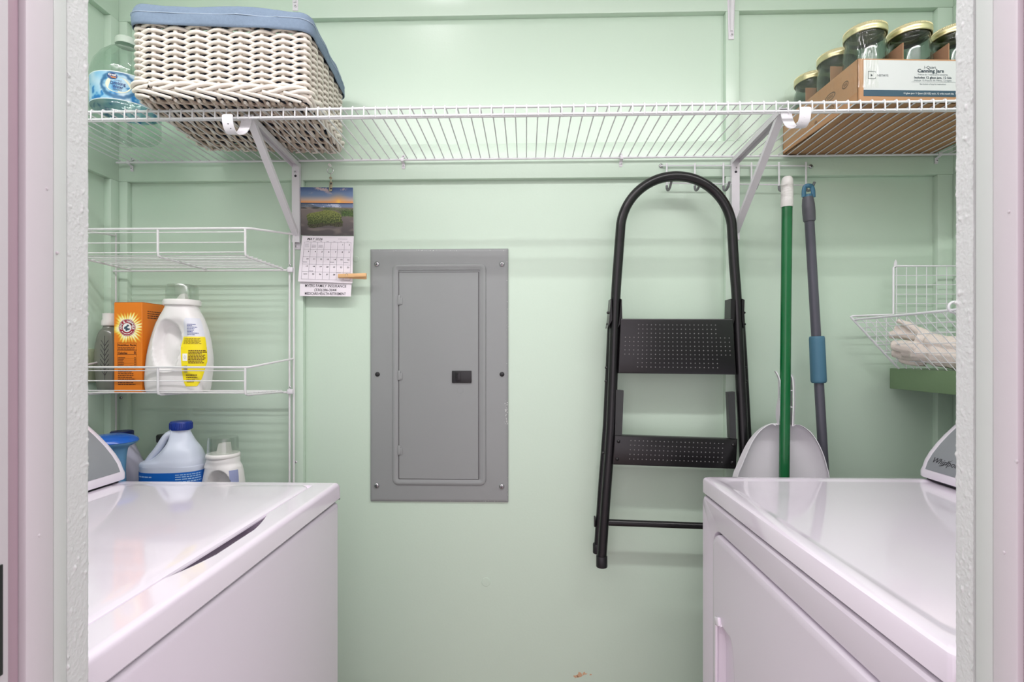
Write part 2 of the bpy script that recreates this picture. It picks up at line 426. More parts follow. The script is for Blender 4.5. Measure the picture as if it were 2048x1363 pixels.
path = [(0, YR, ZS + 0.0032), (0, 1.25, ZS + 0.0032), (0, YFT + 0.004, ZS + 0.0032), (0, YFT, ZS + 0.0031), (0, YFT - 0.0028, ZS + 0.0018), (0, YFT - 0.0042, ZS - 0.001),
        (0, YFT - 0.0044, ZS - 0.010), (0, YFT - 0.0046, ZS - 0.0185), (0, YFT - 0.003, ZS - 0.0212)]
mb.tube(path, RW, 6); wire0 = None
for x in wx:
    if wire0 is None: wire0 = obj('wire', mb, WIRE, sh); wire0.location = (x, 0, 0)
    else: again(wire0, sh, (x, 0, 0))

# --- wall clips
def screw_head(c, r, m, parent, name='screw', facing=None, cross=True):
    """round screw head facing -Y with a slot"""
    mb = MB(); R = Matrix.Rotation(PI / 2, 3, 'X') if facing is None else facing
    mb.lathe([(r, 0), (r, r * 0.25), (r * 0.8, r * 0.5), (r * 0.4, r * 0.62), (0, r * 0.64)], c, 14, R, True, False)
    o = obj(name, mb, m, parent)
    if cross:
        mb = MB()
        for sx, sz in ((r * 1.1, r * 0.22), (r * 0.22, r * 1.1)):
            q = [Vector((-sx / 2, -sz / 2, r * 0.66)), Vector((sx / 2, -sz / 2, r * 0.66)), Vector((sx / 2, sz / 2, r * 0.66)), Vector((-sx / 2, sz / 2, r * 0.66))]
            mb.add([R @ v + Vector(c) for v in q], [(0, 1, 2, 3)])
        obj('slot', mb, INK, o)
    return o
def shelf_clip(px, label):
    x = P(px, 318, YR).x
    t = thing('shelf_clip', label, 'clip', (x, YB, ZS - 0.02), 'clips holding the back of the shelf')
    mb = MB(); prof = [(YB - 0.001, 0.017), (YB - 0.0025, 0.010), (YR - 0.004, 0.004), (YR - 0.0052, 0.0), (YR - 0.004, -0.0045), (YB - 0.0035, -0.007), (YB - 0.003, -0.017), (YB - 0.0015, -0.021)]
    for hw in ((0.0042,)):
        n = len(prof); vs = [(x - hw, y, ZS + z) for y, z in prof] + [(x + hw, y, ZS + z) for y, z in prof] + [(x - hw, y + 0.0012, ZS + z) for y, z in prof] + [(x + hw, y + 0.0012, ZS + z) for y, z in prof]
        fs = []
        for k in range(n - 1):
            fs += [(k, k + 1, n + k + 1, n + k), (2 * n + k, 3 * n + k, 3 * n + k + 1, 2 * n + k + 1), (k, 2 * n + k, 2 * n + k + 1, k + 1), (n + k, n + k + 1, 3 * n + k + 1, 3 * n + k)]
        mb.add(vs, fs)
    obj('clip_body', mb, STEELW, t)
    screw_head(Vector((x, YB - 0.0015, ZS + 0.0135)), 0.0034, STEELW, t); screw_head(Vector((x, YB - 0.003, ZS - 0.0135)), 0.0034, STEELW, t)
shelf_clip(258, 'white shelf clip at the far left corner under the water jug')
shelf_clip(805, 'white shelf clip on the back wall right of the calendar ring')
shelf_clip(1243, 'white shelf clip on the back wall left of the hook rail')
shelf_clip(1879, 'white shelf clip at the far right corner under the jar tray')

# --- brackets
def channel(mb, a, b, w, lip, t=0.0012, side=Vector((1, 0, 0)), out=None):
    """folded sheet channel from a to b: web of width w plus two lips"""
    a = Vector(a); b = Vector(b); d = (b - a).normalized(); n = d.cross(side).normalized()
    if out is not None and n.dot(Vector(out)) < 0: n = -n
    pr = [(-w / 2, -lip), (-w / 2, 0), (w / 2, 0), (w / 2, -lip), (w / 2 - t, -lip), (w / 2 - t, -t), (-w / 2 + t, -t), (-w / 2 + t, -lip)]
    vs = [a + side * p + n * q for p, q in pr] + [b + side * p + n * q for p, q in pr]
    fs = [(k, (k + 1) % 8, 8 + (k + 1) % 8, 8 + k) for k in range(8)] + [(7, 6, 1, 0), (6, 5, 2, 1), (5, 4, 3, 2)]
    fs += [(8, 9, 14, 15), (9, 10, 13, 14), (10, 11, 12, 13)]
    mb.add(vs, fs)
def bracket(x, zsh, label, hook=0, leg=0.24, xf=None):
    xf = x if xf is None else xf
    t = thing('shelf_bracket', label, 'bracket', (x, YB, zsh - leg), 'white steel shelf brackets')
    mb = MB(); channel(mb, (x, YB - 0.0125, zsh - 0.004), (x, YB - 0.0125, zsh - leg + 0.014), 0.021, 0.0115, out=(0, -1, 0))
    mb.box((x + 0.0, YB - 0.0014, zsh - leg + 0.006), (0.021, 0.0022, 0.022), 0.001)
    obj('wall_leg', mb, STEELW, t)
    mb = MB(); channel(mb, (x, YB - 0.01, zsh - 0.0045), (xf, YFT + 0.012, zsh - 0.0045), 0.021, 0.012, out=(0, 0, 1))
    obj('top_arm', mb, STEELW, t)
    mb = MB(); channel(mb, (x, YB - 0.014, zsh - leg + 0.032), (xf, YFT + 0.014, zsh - 0.008), 0.017, 0.010, out=(0, -1, -1))
    obj('brace', mb, STEELW, t)
    screw_head(Vector((x, YB - 0.0125, zsh - 0.030)), 0.0042, STEELW, t); screw_head(Vector((x - 0.002, YB - 0.003, zsh - leg + 0.004)), 0.0042, STEELW, t)
    mb = MB(); mb.lathe([(0.0034, 0), (0.0034, 0.0006), (0, 0.0007)], (x, YB - 0.0126, zsh - 0.041), 12, Matrix.Rotation(PI / 2, 3, 'X'), True, False)
    obj('keyhole', mb, GAP, t)
    if hook:
        mb = MB(); xo = xf + hook * 0.0245; zz = ZS - 0.022
        prof = bez([(xf + hook * 0.004, YFT + 0.016, zz + 0.012), (xf + hook * 0.009, YFT + 0.014, zz - 0.012), (xf + hook * 0.015, YFT + 0.006, zz - 0.028), (xo, YFT - 0.006, zz - 0.033), (xo + hook * 0.003, YFT - 0.016, zz - 0.022), (xo + hook * 0.004, YFT - 0.019, zz - 0.004), (xo + hook * 0.004, YFT - 0.018, zz + 0.004)], 5)
        N = len(prof); vs = []
        for i, p in enumerate(prof):
            e = min(1, (N - 1 - i) / 3 + 0.35) if i > N - 4 else 1
            wd = 0.0118 * (0.8 + 0.2 * e) * e ** 0.3
            tt = (prof[min(i + 1, N - 1)] - prof[max(i - 1, 0)]).normalized(); nn = tt.cross(Vector((1, 0, 0))).normalized() * 0.0009
            vs += [p + Vector((-wd, 0, 0)) + nn, p + Vector((wd, 0, 0)) + nn, p + Vector((wd, 0, 0)) - nn, p + Vector((-wd, 0, 0)) - nn]
        fs = []
        for i in range(N - 1):
            for k in range(4): fs.append((i * 4 + k, i * 4 + (k + 1) % 4, (i + 1) * 4 + (k + 1) % 4, (i + 1) * 4 + k))
        fs += [(0, 1, 2, 3), ((N - 1) * 4 + 3, (N - 1) * 4 + 2, (N - 1) * 4 + 1, (N - 1) * 4)]
        mb.add(vs, fs); h = obj('rod_hook', mb, STEELW, t)
        for dz, dx in ((-0.016, 0.0), (-0.024, -0.004 * hook)):
            mb = MB(); mb.lathe([(0.0022, 0), (0.0018, 0.0004), (0, 0.0004)], (xo + hook * 0.003 + dx, YFT - 0.0182 + (0.003 if dz < -0.02 else 0), zz + dz), 10, Matrix.Rotation(PI / 2, 3, 'X'), True, False)
            obj('hole', mb, GAP if hook < 0 else STEELW, h)
bracket(P(595, 400, YB).x, ZS - 0.001, 'white shelf bracket with rod hook left of the calendar', -1, 0.24, P(497, 240, 1.145).x)
bracket(P(1468, 400, YB).x, ZS - 0.001, 'white shelf bracket with rod hook behind the step ladder top', 1, 0.24, P(1568, 240, 1.145).x)
# brackets of a higher shelf, only their lower ends reach into the picture
def upper_bracket(px, pyb, label):
    x = P(px, 40, YB).x; zb = zat(pyb); t = thing('upper_bracket', label, 'bracket', (x, YB, zb), 'lower ends of the higher shelf brackets')
    mb = MB()
    pr = [(-0.014, 0.27), (0.014, 0.27), (0.0075, 0.012), (0.0075, 0.0), (-0.0075, 0.0), (-0.0075, 0.012)]
    mb.prism([(x + a, zb + b) for a, b in pr], lambda a, b, d: Vector((a, YB - d, b)), 0, 0.0016)
    obj('wall_leg', mb, STEELW, t)
    mb = MB(); pr2 = [(-0.010, 0.27), (0.010, 0.27), (0.0045, 0.022), (-0.0045, 0.022)]
    vs = [(x + a, YB - 0.0016, zb + b) for a, b in pr2] + [(x + a * 0.6, YB - (0.030 if b > 0.1 else 0.006), zb + b) for a, b in pr2]
    mb.add(vs, [(0, 1, 2, 3), (7, 6, 5, 4), (0, 4, 5, 1), (1, 5, 6, 2), (2, 6, 7, 3), (3, 7, 4, 0)]); obj('rib', mb, STEELW, t)
    mb = MB(); mb.box2((x - 0.010, 1.16, zb + 0.255), (x + 0.010, YB - 0.002, zb + 0.27), 0.001); obj('top_arm', mb, STEELW, t)
    screw_head(Vector((x + 0.001, YB - 0.0016, zb + 0.0125)), 0.0042, STEELW, t)
upper_bracket(1462, 86, 'white bracket end high on the wall above the hook rail')
upper_bracket(591, 14, 'white bracket end at the top edge just above the basket')

# ================================================================== washer (left) and dryer (right)
def appliance_panel_console(t, prof, y0, y1, mirror, name='console'):
    """console: curved profile (x outwards from the back, z up) swept along y, grey face inset between white ends"""
    pass
ZW = ZC - 0.2917
def profile_sweep(mb, prof, y0, y1, r=0.004):
    """closed profile polygon in (x,z) swept from y0 to y1 with softened ends"""
    cx = sum(p[0] for p in prof) / len(prof); cz = sum(p[1] for p in prof) / len(prof)
    def sh(k): return [(cx + (x - cx) * k, cz + (z - cz) * k) for x, z in prof]
    rings = []
    for y, k in ((y0, 0.93), (y0 + r * 0.3, 0.975), (y0 + r, 1), (y1 - r, 1), (y1 - r * 0.3, 0.975), (y1, 0.93)):
        rings.append([Vector((x, y, z)) for x, z in sh(k)])
    mb.rings(rings)
# ---- washer: front faces +X
YW1 = 1.16; YW0 = 0.468; XWF = P(680, 963, YW1).x; XWB = XL + 0.012
wa = thing('washing_machine', 'white top-load washing machine with closed lid at the left', 'washer', ((XWF + XWB) / 2, (YW0 + YW1) / 2, 0))
mb = MB(); mb.box2((XWB + 0.01, YW0 + 0.002, 0.03), (XWF - 0.0015, YW1 - 0.002, ZW - 0.0425), 0.010, 4); obj('cabinet', mb, ENAMELS, wa)
mb = MB(); mb.box2((XWB + 0.02, YW0 + 0.008, ZW - 0.05), (XWF - 0.008, YW1 - 0.008, ZW - 0.035)); obj('seam', mb, GAP, wa)
for x in (XWB + 0.08, XWF - 0.08):
    for y in (YW0 + 0.08, YW1 - 0.08):
        mb = MB(); mb.lathe([(0.02, 0.0), (0.02, 0.012), (0.008, 0.014), (0.008, 0.04)], (x, y, 0), 12); obj('foot', mb, BLACKP, wa)
# deck with a finger scoop in front of the lid
XLID = P(608, 979, 1.09).x + 0.001
def deck():
    mb = MB(); R = 0.009
    xs = [XWB, XWB + 0.02] + [XWB + 0.02 + (XLID - 0.06 - XWB - 0.02) * k / 4 for k in range(1, 5)]
    xs += [XLID - 0.06 + (XWF - R - XLID + 0.06) * k / 90 for k in range(1, 91)]
    nx0 = len(xs)
    edge = [(XWF - R + R * math.sin(a), -R + R * math.cos(a)) for a in [PI / 2 * k / 6 for k in range(1, 7)]] + [(XWF, -0.036), (XWF - 0.003, -0.0395)]
    ys = [YW0 + (YW1 - YW0) * k / 320 for k in range(321)]
    def h(x, y):
        z = 0.0
        if y > YW1 - 0.009:
            q = (y - (YW1 - 0.009)) / 0.009; z -= 0.009 * (1 - math.sqrt(max(0, 1 - q * q)))
        if y < YW0 + 0.009:
            q = (YW0 + 0.009 - y) / 0.009; z -= 0.009 * (1 - math.sqrt(max(0, 1 - q * q)))
        ly = sstep(YW0 + 0.025, YW0 + 0.028, y) * (1 - sstep(1.125, 1.128, y))
        z -= 0.006 * (1 - sstep(XLID - 0.002, XLID + 0.0025, x)) * ly
        s = (y - 0.655) / 0.275
        if 0 < s < 1:
            e = XLID + 0.0225 * min(1, math.sin(PI * s) ** 0.8 * 1.15) * (1 if s < 0.8 else 1)
            z -= 0.022 * (1 - sstep(e - 0.005, e, x)) * sstep(0, 0.06, s) * (1 - sstep(0.94, 1, s))
        return z
    vs = []; fs = []; W = nx0 + len(edge)
    for y in ys:
        ye = y
        for x in xs: vs.append((x, ye, ZW + h(x, y)))
        zz = h(XWF - 0.012, y)
        for x, dz in edge: vs.append((x, ye, ZW + (dz + zz if dz > -0.03 else dz)))
    for j in range(len(ys) - 1):
        for i in range(W - 1):
            fs.append((j * W + i, j * W + i + 1, (j + 1) * W + i + 1, (j + 1) * W + i))
    # end skirts
    for j in (0, len(ys) - 1):
        base = len(vs); y = ys[j]
        for i in range(W): vs.append((vs[j * W + i][0], y, ZW - 0.0395))
        for i in range(W - 1): fs.append((j * W + i, j * W + i + 1, base + i + 1, base + i))
    mb.add(vs, fs); return mb
obj('top_deck', deck(), ENAMEL, wa, 35)
# lid: thin rounded slab
mb = MB(); lx0 = P(250, 957, 1.15).x - 0.008; lw = XLID - lx0; ly0, ly1 = YW0 + 0.03, 1.128; lh = ly1 - ly0
cx, cy = (XLID + lx0) / 2, (ly0 + ly1) / 2; rings = []
for k, z in ((-0.006, -0.008), (-0.0005, -0.006), (0, -0.0035), (-0.0012, -0.0005), (-0.004, 0.0014), (-0.010, 0.0024), (-0.03, 0.0027)):
    rings.append([Vector((cx + a, cy + b, ZW + z)) for a, b in rrect(lw + 2 * k, lh + 2 * k, max(0.010, 0.028 + k), 8)])
mb.rings(rings); obj('lid', mb, ENAMEL, wa, 30)
# console at the back of the washer
def console(t, s, xb, y0, y1, zdeck, base_px_x, top_pt, text=False):
    """s=+1: console of the machine whose front faces +X; profile between xb (back) and base_px_x (front foot)"""
    def profile(k=0.0):
        fx = base_px_x; H = top_pt[1] + 0.055
        pts = [(xb, zdeck + 0.003), (fx - s * 0.006, zdeck + 0.003), (fx - s * k, zdeck + 0.006), (fx - s * k, zdeck + 0.017), (fx - s * (0.004 + k), zdeck + 0.024)]
        for q in (0.12, 0.25, 0.4, 0.55, 0.7, 0.85, 1.0):
            # convex bow from the foot up to the top
            x = fx - s * (0.004 + k) - s * (abs(top_pt[0] - fx) * 1.75 * q ** 1.45)
            z = zdeck + 0.024 + (H - 0.024) * q
            pts.append((x, z))
        pts += [(xb, zdeck + H - 0.004)]
        return pts
    mb = MB(); pr = profile(); profile_sweep(mb, pr, y0, y1, 0.012); c = obj('console', mb, ENAMEL, t, 35)
    mb = MB(); mb.box2((min(xb, base_px_x - s * 0.01), y0 + 0.012, zdeck - 0.001), (max(xb, base_px_x - s * 0.01), y1 - 0.012, zdeck + 0.004)); obj('seam', mb, GAP, t)
    # grey control face
    face = pr[4:12]; N = len(face); vs = []; fs = []; off = 0.0009
    ny = 24
    def pt(i, y):
        x, z = face[i]; x2, z2 = face[min(i + 1, N - 1)]; x0, z0 = face[max(i - 1, 0)]
        d = Vector((x2 - x0, 0, z2 - z0)).normalized(); n = Vector((d.z, 0, -d.x))
        if n.x * s < 0: n = -n
        return Vector((x, y, z)) + n * off
    for j in range(ny + 1):
        y = y0 + 0.016 + (y1 - y0 - 0.032) * j / ny
        for i in range(N): vs.append(pt(i, y))
    for j in range(ny):
        for i in range(N - 1): fs.append((j * N + i, j * N + i + 1, (j + 1) * N + i + 1, (j + 1) * N + i))
    mb = MB(); mb.add(vs, fs); obj('control_face', mb, GREYP, t, 35)
    return face
wface = console(wa, 1, XWB, YW0 + 0.03, YW1 - 0.004, ZW, P(250, 957, 1.15).x, (P(181, 861, 1.15).x, P(181, 861, 1.15).z - ZW))
# ---- dryer: front faces -X
ZD = ZC - 0.2917; YD1 = 1.240; YD0 = 0.515; XDF = P(1403.5, 951, YD1).x; XDB = XR - 0.012
dr = thing('dryer', 'white front-load dryer with a recessed door handle at the right', 'dryer', ((XDF + XDB) / 2, (YD0 + YD1) / 2, 0))
mb = MB(); mb.box2((XDF + 0.024, YD0 + 0.002, 0.03), (XDB - 0.01, YD1 - 0.001, ZD - 0.0425), 0.008, 3); obj('cabinet', mb, ENAMELS, dr)
mb = MB(); mb.box2((XDF + 0.008, YD0 + 0.008, ZD - 0.05), (XDB - 0.02, YD1 - 0.008, ZD - 0.033)); obj('seam', mb, GAP, dr)
for x in (XDF + 0.08, XDB - 0.08):
    for y in (YD0 + 0.08, YD1 - 0.08):
        mb = MB(); mb.lathe([(0.02, 0.0), (0.02, 0.012), (0.008, 0.014), (0.008, 0.04)], (x, y, 0), 12); obj('foot', mb, BLACKP, dr)
# top with a slightly dished middle
mb = MB(); w_ = XDB - XDF; h_ = YD1 - YD0; cx, cy = (XDF + XDB) / 2, (YD0 + YD1) / 2; rings = []
for k, z, r in ((-0.004, -0.0385, 0.008), (0, -0.036, 0.010), (0, -0.009, 0.010), (-0.0012, -0.0045, 0.010), (-0.0045, -0.0012, 0.011), (-0.009, 0.0, 0.012), (-0.022, 0.0, 0.02), (-0.027, -0.0008, 0.026), (-0.034, -0.0028, 0.03), (-0.040, -0.0032, 0.03), (-0.2, -0.0032, 0.03)):
    rings.append([Vector((cx + a, cy + b, ZD + z)) for a, b in rrect(w_ + 2 * k, h_ + 2 * k, r, 6)])
mb.rings(rings); obj('top_panel', mb, ENAMEL, dr, 25)
# front panel with the recess around the door
zf1 = ZD - 0.0425; zf0 = 0.06
dy1 = PXp(1428, 1100, XDF).y; dz1 = PXp(1441, 1072, XDF).z; dy0 = YD0 + 0.08; dz0 = 0.22
dcy, dcz = (dy0 + dy1) / 2, (dz0 + dz1) / 2; dw, dh = dy1 - dy0, dz1 - dz0
fcy, fcz = (YD0 + YD1) / 2, (zf0 + zf1) / 2
mb = MB(); rings = []
for W, H, ccy, ccz, x, r in ((h_ - 0.004, zf1 - zf0, fcy, fcz, 0.024, 0.008), (h_ - 0.004, zf1 - zf0, fcy, fcz, 0.009, 0.010), (h_ - 0.008, zf1 - zf0 - 0.004, fcy, fcz, 0.003, 0.012), (h_ - 0.016, zf1 - zf0 - 0.012, fcy, fcz, 0.0, 0.014),
                    (dw + 0.018, dh + 0.018, dcy, dcz, 0.0, 0.043), (dw + 0.013, dh + 0.013, dcy, dcz, 0.001, 0.041), (dw + 0.010, dh + 0.010, dcy, dcz, 0.005, 0.039), (dw + 0.009, dh + 0.009, dcy, dcz, 0.014, 0.039), (dw - 0.05, dh - 0.05, dcy, dcz, 0.014, 0.02)):
    rings.append([Vector((XDF + x, ccy + a, ccz + b)) for a, b in rrect(W, H, r, 8)])
mb.rings(rings); obj('front_panel', mb, ENAMELS, dr, 30)
mb = MB(); mb.box2((XDF + 0.0115, dcy - dw / 2 - 0.003, dcz - dh / 2 - 0.003), (XDF + 0.0135, dcy + dw / 2 + 0.003, dcz + dh / 2 + 0.003), 0.0008); obj('door_gap_shade', mb, GAP, dr)  # dark sheet behind the door, its colour stands for shade in the gap
mb = MB(); rings = []
for k, x in ((0, 0.011), (0, 0.004), (-0.001, 0.0), (-0.003, -0.003), (-0.007, -0.0045), (-0.014, -0.005)):
    rings.append([Vector((XDF + x, dcy + a, dcz + b)) for a, b in rrect(dw + 2 * k, dh + 2 * k, 0.035 + k, 8)])
# door face split so that the handle pocket can sink in
mb.rings(rings, False, False)
hy1 = PXp(1440, 1300, XDF).y; hy0 = PXp(1474, 1300, XDF).y; hz1 = PXp(1448, 1250, XDF).z; hz0 = hz1 - 0.20
ring = rings[-1]; ymin = min(v.y for v in ring); ymax = max(v.y for v in ring); zmin = min(v.z for v in ring); zmax = max(v.z for v in ring)
def door_x(y, z):
    a = (y - (hy0 + hy1) / 2) / ((hy1 - hy0) / 2); b = (z - (hz0 + hz1) / 2) / ((hz1 - hz0) / 2)
    nearcurve = 1 - 0.0 * b
    inside = max(0, 1 - abs(b) ** 6) * (1 - sstep(0.9, 1.0, a)) * sstep(-1.0, -0.55 + 0.0 * nearcurve, a + 0.45 * (1 - math.sqrt(max(0, 1 - min(1, abs(b)) ** 2))) * -1)
    return XDF - 0.005 + 0.0155 * min(1, inside)
gy = [ymin] + [hy0 - 0.03 + (hy1 + 0.02 - hy0 + 0.03) * k / 60 for k in range(61)] + [ymax]
gz = [zmin] + [hz0 - 0.02 + (hz1 - hz0 + 0.04) * k / 70 for k in range(71)] + [zmax]
for e_ in (0.0015, 0.004, 0.008, 0.013, 0.021):
    gy += [ymin + e_, ymax - e_]; gz += [zmin + e_, zmax - e_]
gy.sort(); gz.sort()
# keep the grid inside the rounded outline by clamping corners
def clampc(y, z):
    r = 0.021; yy = max(ymin + r, min(ymax - r, y)); zz = max(zmin + r, min(zmax - r, z)); d = Vector((y - yy, z - zz))
    if d.length > r: d = d.normalized() * r
    return yy + d.x, zz + d.y
vs = []; fs = []; NY = len(gy)
for z in gz:
    for y in gy:
        a, b = clampc(y, z); vs.append((door_x(y, z), a, b))
for j in range(len(gz) - 1):
    for i in range(NY - 1): fs.append((j * NY + i, j * NY + i + 1, (j + 1) * NY + i + 1, (j + 1) * NY + i))
mb.add(vs, fs); door = obj('door', mb, ENAMELS, dr, 30)
mb = MB()
pts = [(XDF - 0.004, hy1 - 0.022, hz1 - 0.004), (XDF - 0.006, hy1 - 0.012, hz1 + 0.004), (XDF - 0.007, hy1 - 0.002, hz1 - 0.003), (XDF - 0.007, hy1, hz1 - 0.02), (XDF - 0.007, hy1, hz0 + 0.02), (XDF - 0.005, hy1 - 0.006, hz0)]
mb.tube(bez(pts, 6), 0.0034, 10); obj('handle_lip', mb, ENAMEL, door)
a = PXp(1437, 1240, XDF - 0.006); mb = MB(); mb.box((XDF - 0.0075, hy1 - 0.008, hz1 + 0.001), (0.008, 0.026, 0.018), 0.0035, 3, Matrix.Rotation(math.radians(-20), 3, 'X')); obj('handle_tab', mb, ENAMEL, door)
dface = console(dr, -1, XDB, YD0 + 0.03, YD1 - 0.006, ZD, P(1843, 945, 1.225).x, (P(1907, 860, 1.225).x, P(1907, 860, 1.225).z - ZD))
# brand lettering on the dryer console face: along -Y (reading from the machine's front, left to right = far to near)
fa = [Vector((x, 0, z)) for x, z in dface]
def on_face(yy, s):
    """s = distance up the face from its lower edge"""
    d = 0.0
    for i in range(len(fa) - 1):
        L = (fa[i + 1] - fa[i]).length
        if d + L >= s or i == len(fa) - 2:
            p = fa[i].lerp(fa[i + 1], (s - d) / L); n = (fa[i + 1] - fa[i]).cross(Vector((0, 1, 0))).normalized()
            if n.x > 0: n = -n
            return Vector((p.x, yy, p.z)) + n * 0.0016
        d += L
q0 = PXp(1868, 925, P(1868, 925, 1.19).x)
ytext = 1.206
vs, fs = textmesh('Whirlpool', 0.0185, lambda a, b: on_face(ytext - a, 0.019 + b), 0.0, 0.18, width=0.074)
mb = MB(); mb.add(vs, fs)
for k in range(2):
    pass
sw = [(ytext - 0.022 - 0.026 * t, 0.0150 - 0.004 * math.sin(t * PI) + 0.020 * t) for t in [i / 16 for i in range(17)]]
v2 = []; 
for i, (yy, s) in enumerate(sw): v2 += [on_face(yy, s + 0.0004 + 0.0006 * math.sin(PI * i / 16)), on_face(yy, s - 0.0004 - 0.0006 * math.sin(PI * i / 16))]
mb.add(v2, [(2 * i, 2 * i + 1, 2 * i + 3, 2 * i + 2) for i in range(16)])
obj('lettering', mb, INK, dr, 0)

# ================================================================== wire rack in the left corner
YK0, YK1 = 1.262, 1.432
rk = thing('wire_rack', 'white wire wall rack in the left corner with detergent on it', 'rack', (-0.88, YK1, 0.746))
XA, XB = P(222, 704, YK1).x, P(583, 704, YK1 + 0.006).x         # uprights
xfr = P(490, 511, YK0).x; xfl = -1.1185; xmid = P(315, 511, YK0).x
xbr = P(566, 538, YK1 - 0.012).x; xbl = P(262, 541, YK1 - 0.012).x; xbm = P(413, 539, YK1 - 0.012).x
zk_top = P(583, 462, YK1).z
for x in (XA - 0.006, XA + 0.0085, XB - 0.0055, XB + 0.0065):
    mb = MB(); mb.tube([(x, YK1 + 0.006, 0.60), (x, YK1 + 0.006, zk_top)], 0.0029, 8); obj('upright', mb, WIREG, rk)
def rack_shelf(pyf, pyb, pyr, pyend, hidden=None):
    """pyf: deck height at the front, pyb at the back, pyr: top front rail, pyend: where that rail meets the upright"""
    if hidden is None:
        zf = P(490, pyf, YK0).z; zb = P(566, pyb, YK1 - 0.012).z; zr = P(490, pyr, YK0).z; ze = P(583, pyend, YK1).z
    else: zf, zb, zr, ze = hidden
    pl = 0.0028
    # top front rail bending back to the uprights on both sides
    pts = [(XB + 0.006, YK1 + 0.001, ze), (xfr + 0.012, YK0 + 0.010, zr + (ze - zr) * 0.06), (xfr + 0.004, YK0 + 0.002, zr), (xfr - 0.008, YK0, zr), (xmid, YK0, zr), (xfl + 0.008, YK0, zr), (xfl - 0.004, YK0 + 0.002, zr), (xfl - 0.012, YK0 + 0.010, zr + (ze - zr) * 0.06), (XA + 0.010, YK1 + 0.001, ze)]
    pts[-2] = (xfl, YK0 + 0.010, zr + (ze - zr) * 0.06); pts[-3] = (xfl + 0.004, YK0 + 0.002, zr); pts[-4] = (xfl + 0.012, YK0, zr)
    mb = MB(); mb.tube(pts, pl, 8); obj('top_rail', mb, WIREG, rk)
    mb = MB(); mb.tube([(xfl, YK0 + 0.003, zr - 0.0085), (xfr, YK0 + 0.003, zr - 0.0085)], 0.0014, 6); obj('guard_wire', mb, WIREG, rk)
    mb = MB(); mb.tube([(xfl, YK0 + 0.003, zf + (zr - zf) * 0.50), (xfr, YK0 + 0.003, zf + (zr - zf) * 0.50)], 0.0014, 6); obj('guard_wire', mb, WIREG, rk)
    mb = MB(); mb.tube([(xfl, YK0 + 0.003, zf + (zr - zf) * 0.14), (xfr, YK0 + 0.003, zf + (zr - zf) * 0.14)], 0.0014, 6); obj('guard_wire', mb, WIREG, rk)
    # bent supports
    for xf_, xb_ in ((xfr, xbr), (xmid, xbm), (xfl, xbl)):
        mb = MB(); mb.tube([(xf_, YK0 + 0.001, zr - 0.002), (xf_, YK0 + 0.001, zf + 0.010), (xf_, YK0 + 0.003, zf + 0.002), (xf_ + (xb_ - xf_) * 0.05, YK0 + 0.010, zf - 0.001), (xb_, YK1 - 0.014, zb)], 0.0028, 8); obj('support', mb, WIREG, rk)
    n = 9
    for k in range(n):
        t = (k + 0.6) / n; y = YK0 + (YK1 - 0.014 - YK0) * t; z = zf + (zb - zf) * t + 0.0036
        x0 = xfl + (xbl - xfl) * t; x1 = xfr + (xbr - xfr) * t
        mb = MB(); mb.tube([(x0 - 0.002, y, z), (x1 + 0.002, y, z)], 0.0014, 6); obj('deck_wire', mb, WIREG, rk)
    mb = MB(); mb.tube([(XA + 0.012, YK1 - 0.006, zb - 0.002), (XB - 0.008, YK1 - 0.006, zb - 0.002)], 0.0028, 8); obj('back_wire', mb, WIREG, rk)
    for x in (XB, XA):
        mb = MB(); mb.box((x, YK1 - 0.001, zb), (0.016, 0.010, 0.014), 0.003); obj('clamp', mb, STEELW, rk)
        screw_head(Vector((x + 0.002, YK1 - 0.0062, zb + 0.012)), 0.003, CHROME, rk, cross=False)
    return zf, zb
zu = rack_shelf(511, 538, 456, 468)
zl = rack_shelf(789, 783, 734, 717)
zbt = rack_shelf(0, 0, 0, 0, hidden=(0.744, 0.744, 0.79, 0.795))
screw_head(P(242, 795, YB), 0.0042, CHROME, rk); screw_head(P(592, 923, YB), 0.0034, STEELW, rk)

# ---- generic jug surface
def supell(a, n): 
    c, s = math.cos(a), math.sin(a)
    return (abs(c) ** (2 / n)) * (1 if c >= 0 else -1), (abs(s) ** (2 / n)) * (1 if s >= 0 else -1)
class Jug:
    """stack of super-ellipses; prof rows: z, half width left, half width right, half depth, exponent"""
    def __init__(self, prof, M, dents=()):
        self.p = prof; self.M = M; self.d = dents
    def row(self, t):
        p = self.p; n = len(p) - 1; i = min(int(t * n), n - 1); f = t * n - i
        g = []
        for k in range(5):
            p0, p1, p2, p3 = p[max(i - 1, 0)][k], p[i][k], p[i + 1][k], p[min(i + 2, n)][k]
            v = 0.5 * (2 * p1 + (p2 - p0) * f + (2 * p0 - 5 * p1 + 4 * p2 - p3) * f * f + (3 * p1 - p0 - 3 * p2 + p3) * f ** 3)
            g.append(v)
        return g
    def pt(self, a, t, off=0.0):
        z, wl, wr, d, e = self.row(t); x, y = supell(a, e)
        x = x * ((wr if x > 0 else wl) + off); y = y * (d + off)
        for cx, cz, rx, rz, dep, sh in self.d:      # hand-hold dents on the front (-y) side
            if y < 0:
                q = ((x - cx) / rx) ** 2 + ((z - cz) / rz) ** 2
                k = 1 - sstep(sh, 1.0, math.sqrt(q))
                y += dep * k
        return self.M @ Vector((x, y, z))
    def mesh(self, mb, nu=64, nv=60):
        mb.grid(nu, nv, lambda u, v: self.pt(u * 2 * PI, v), wrap=True)
        for v in (0, 1):
            ring = [self.pt(k * 2 * PI / nu, v) for k in range(nu)]; mb.add(ring, [tuple(range(nu))])
def TR(loc, rz=0.0): return Matrix.Translation(Vector(loc)) @ Matrix.Rotation(rz, 4, 'Z')
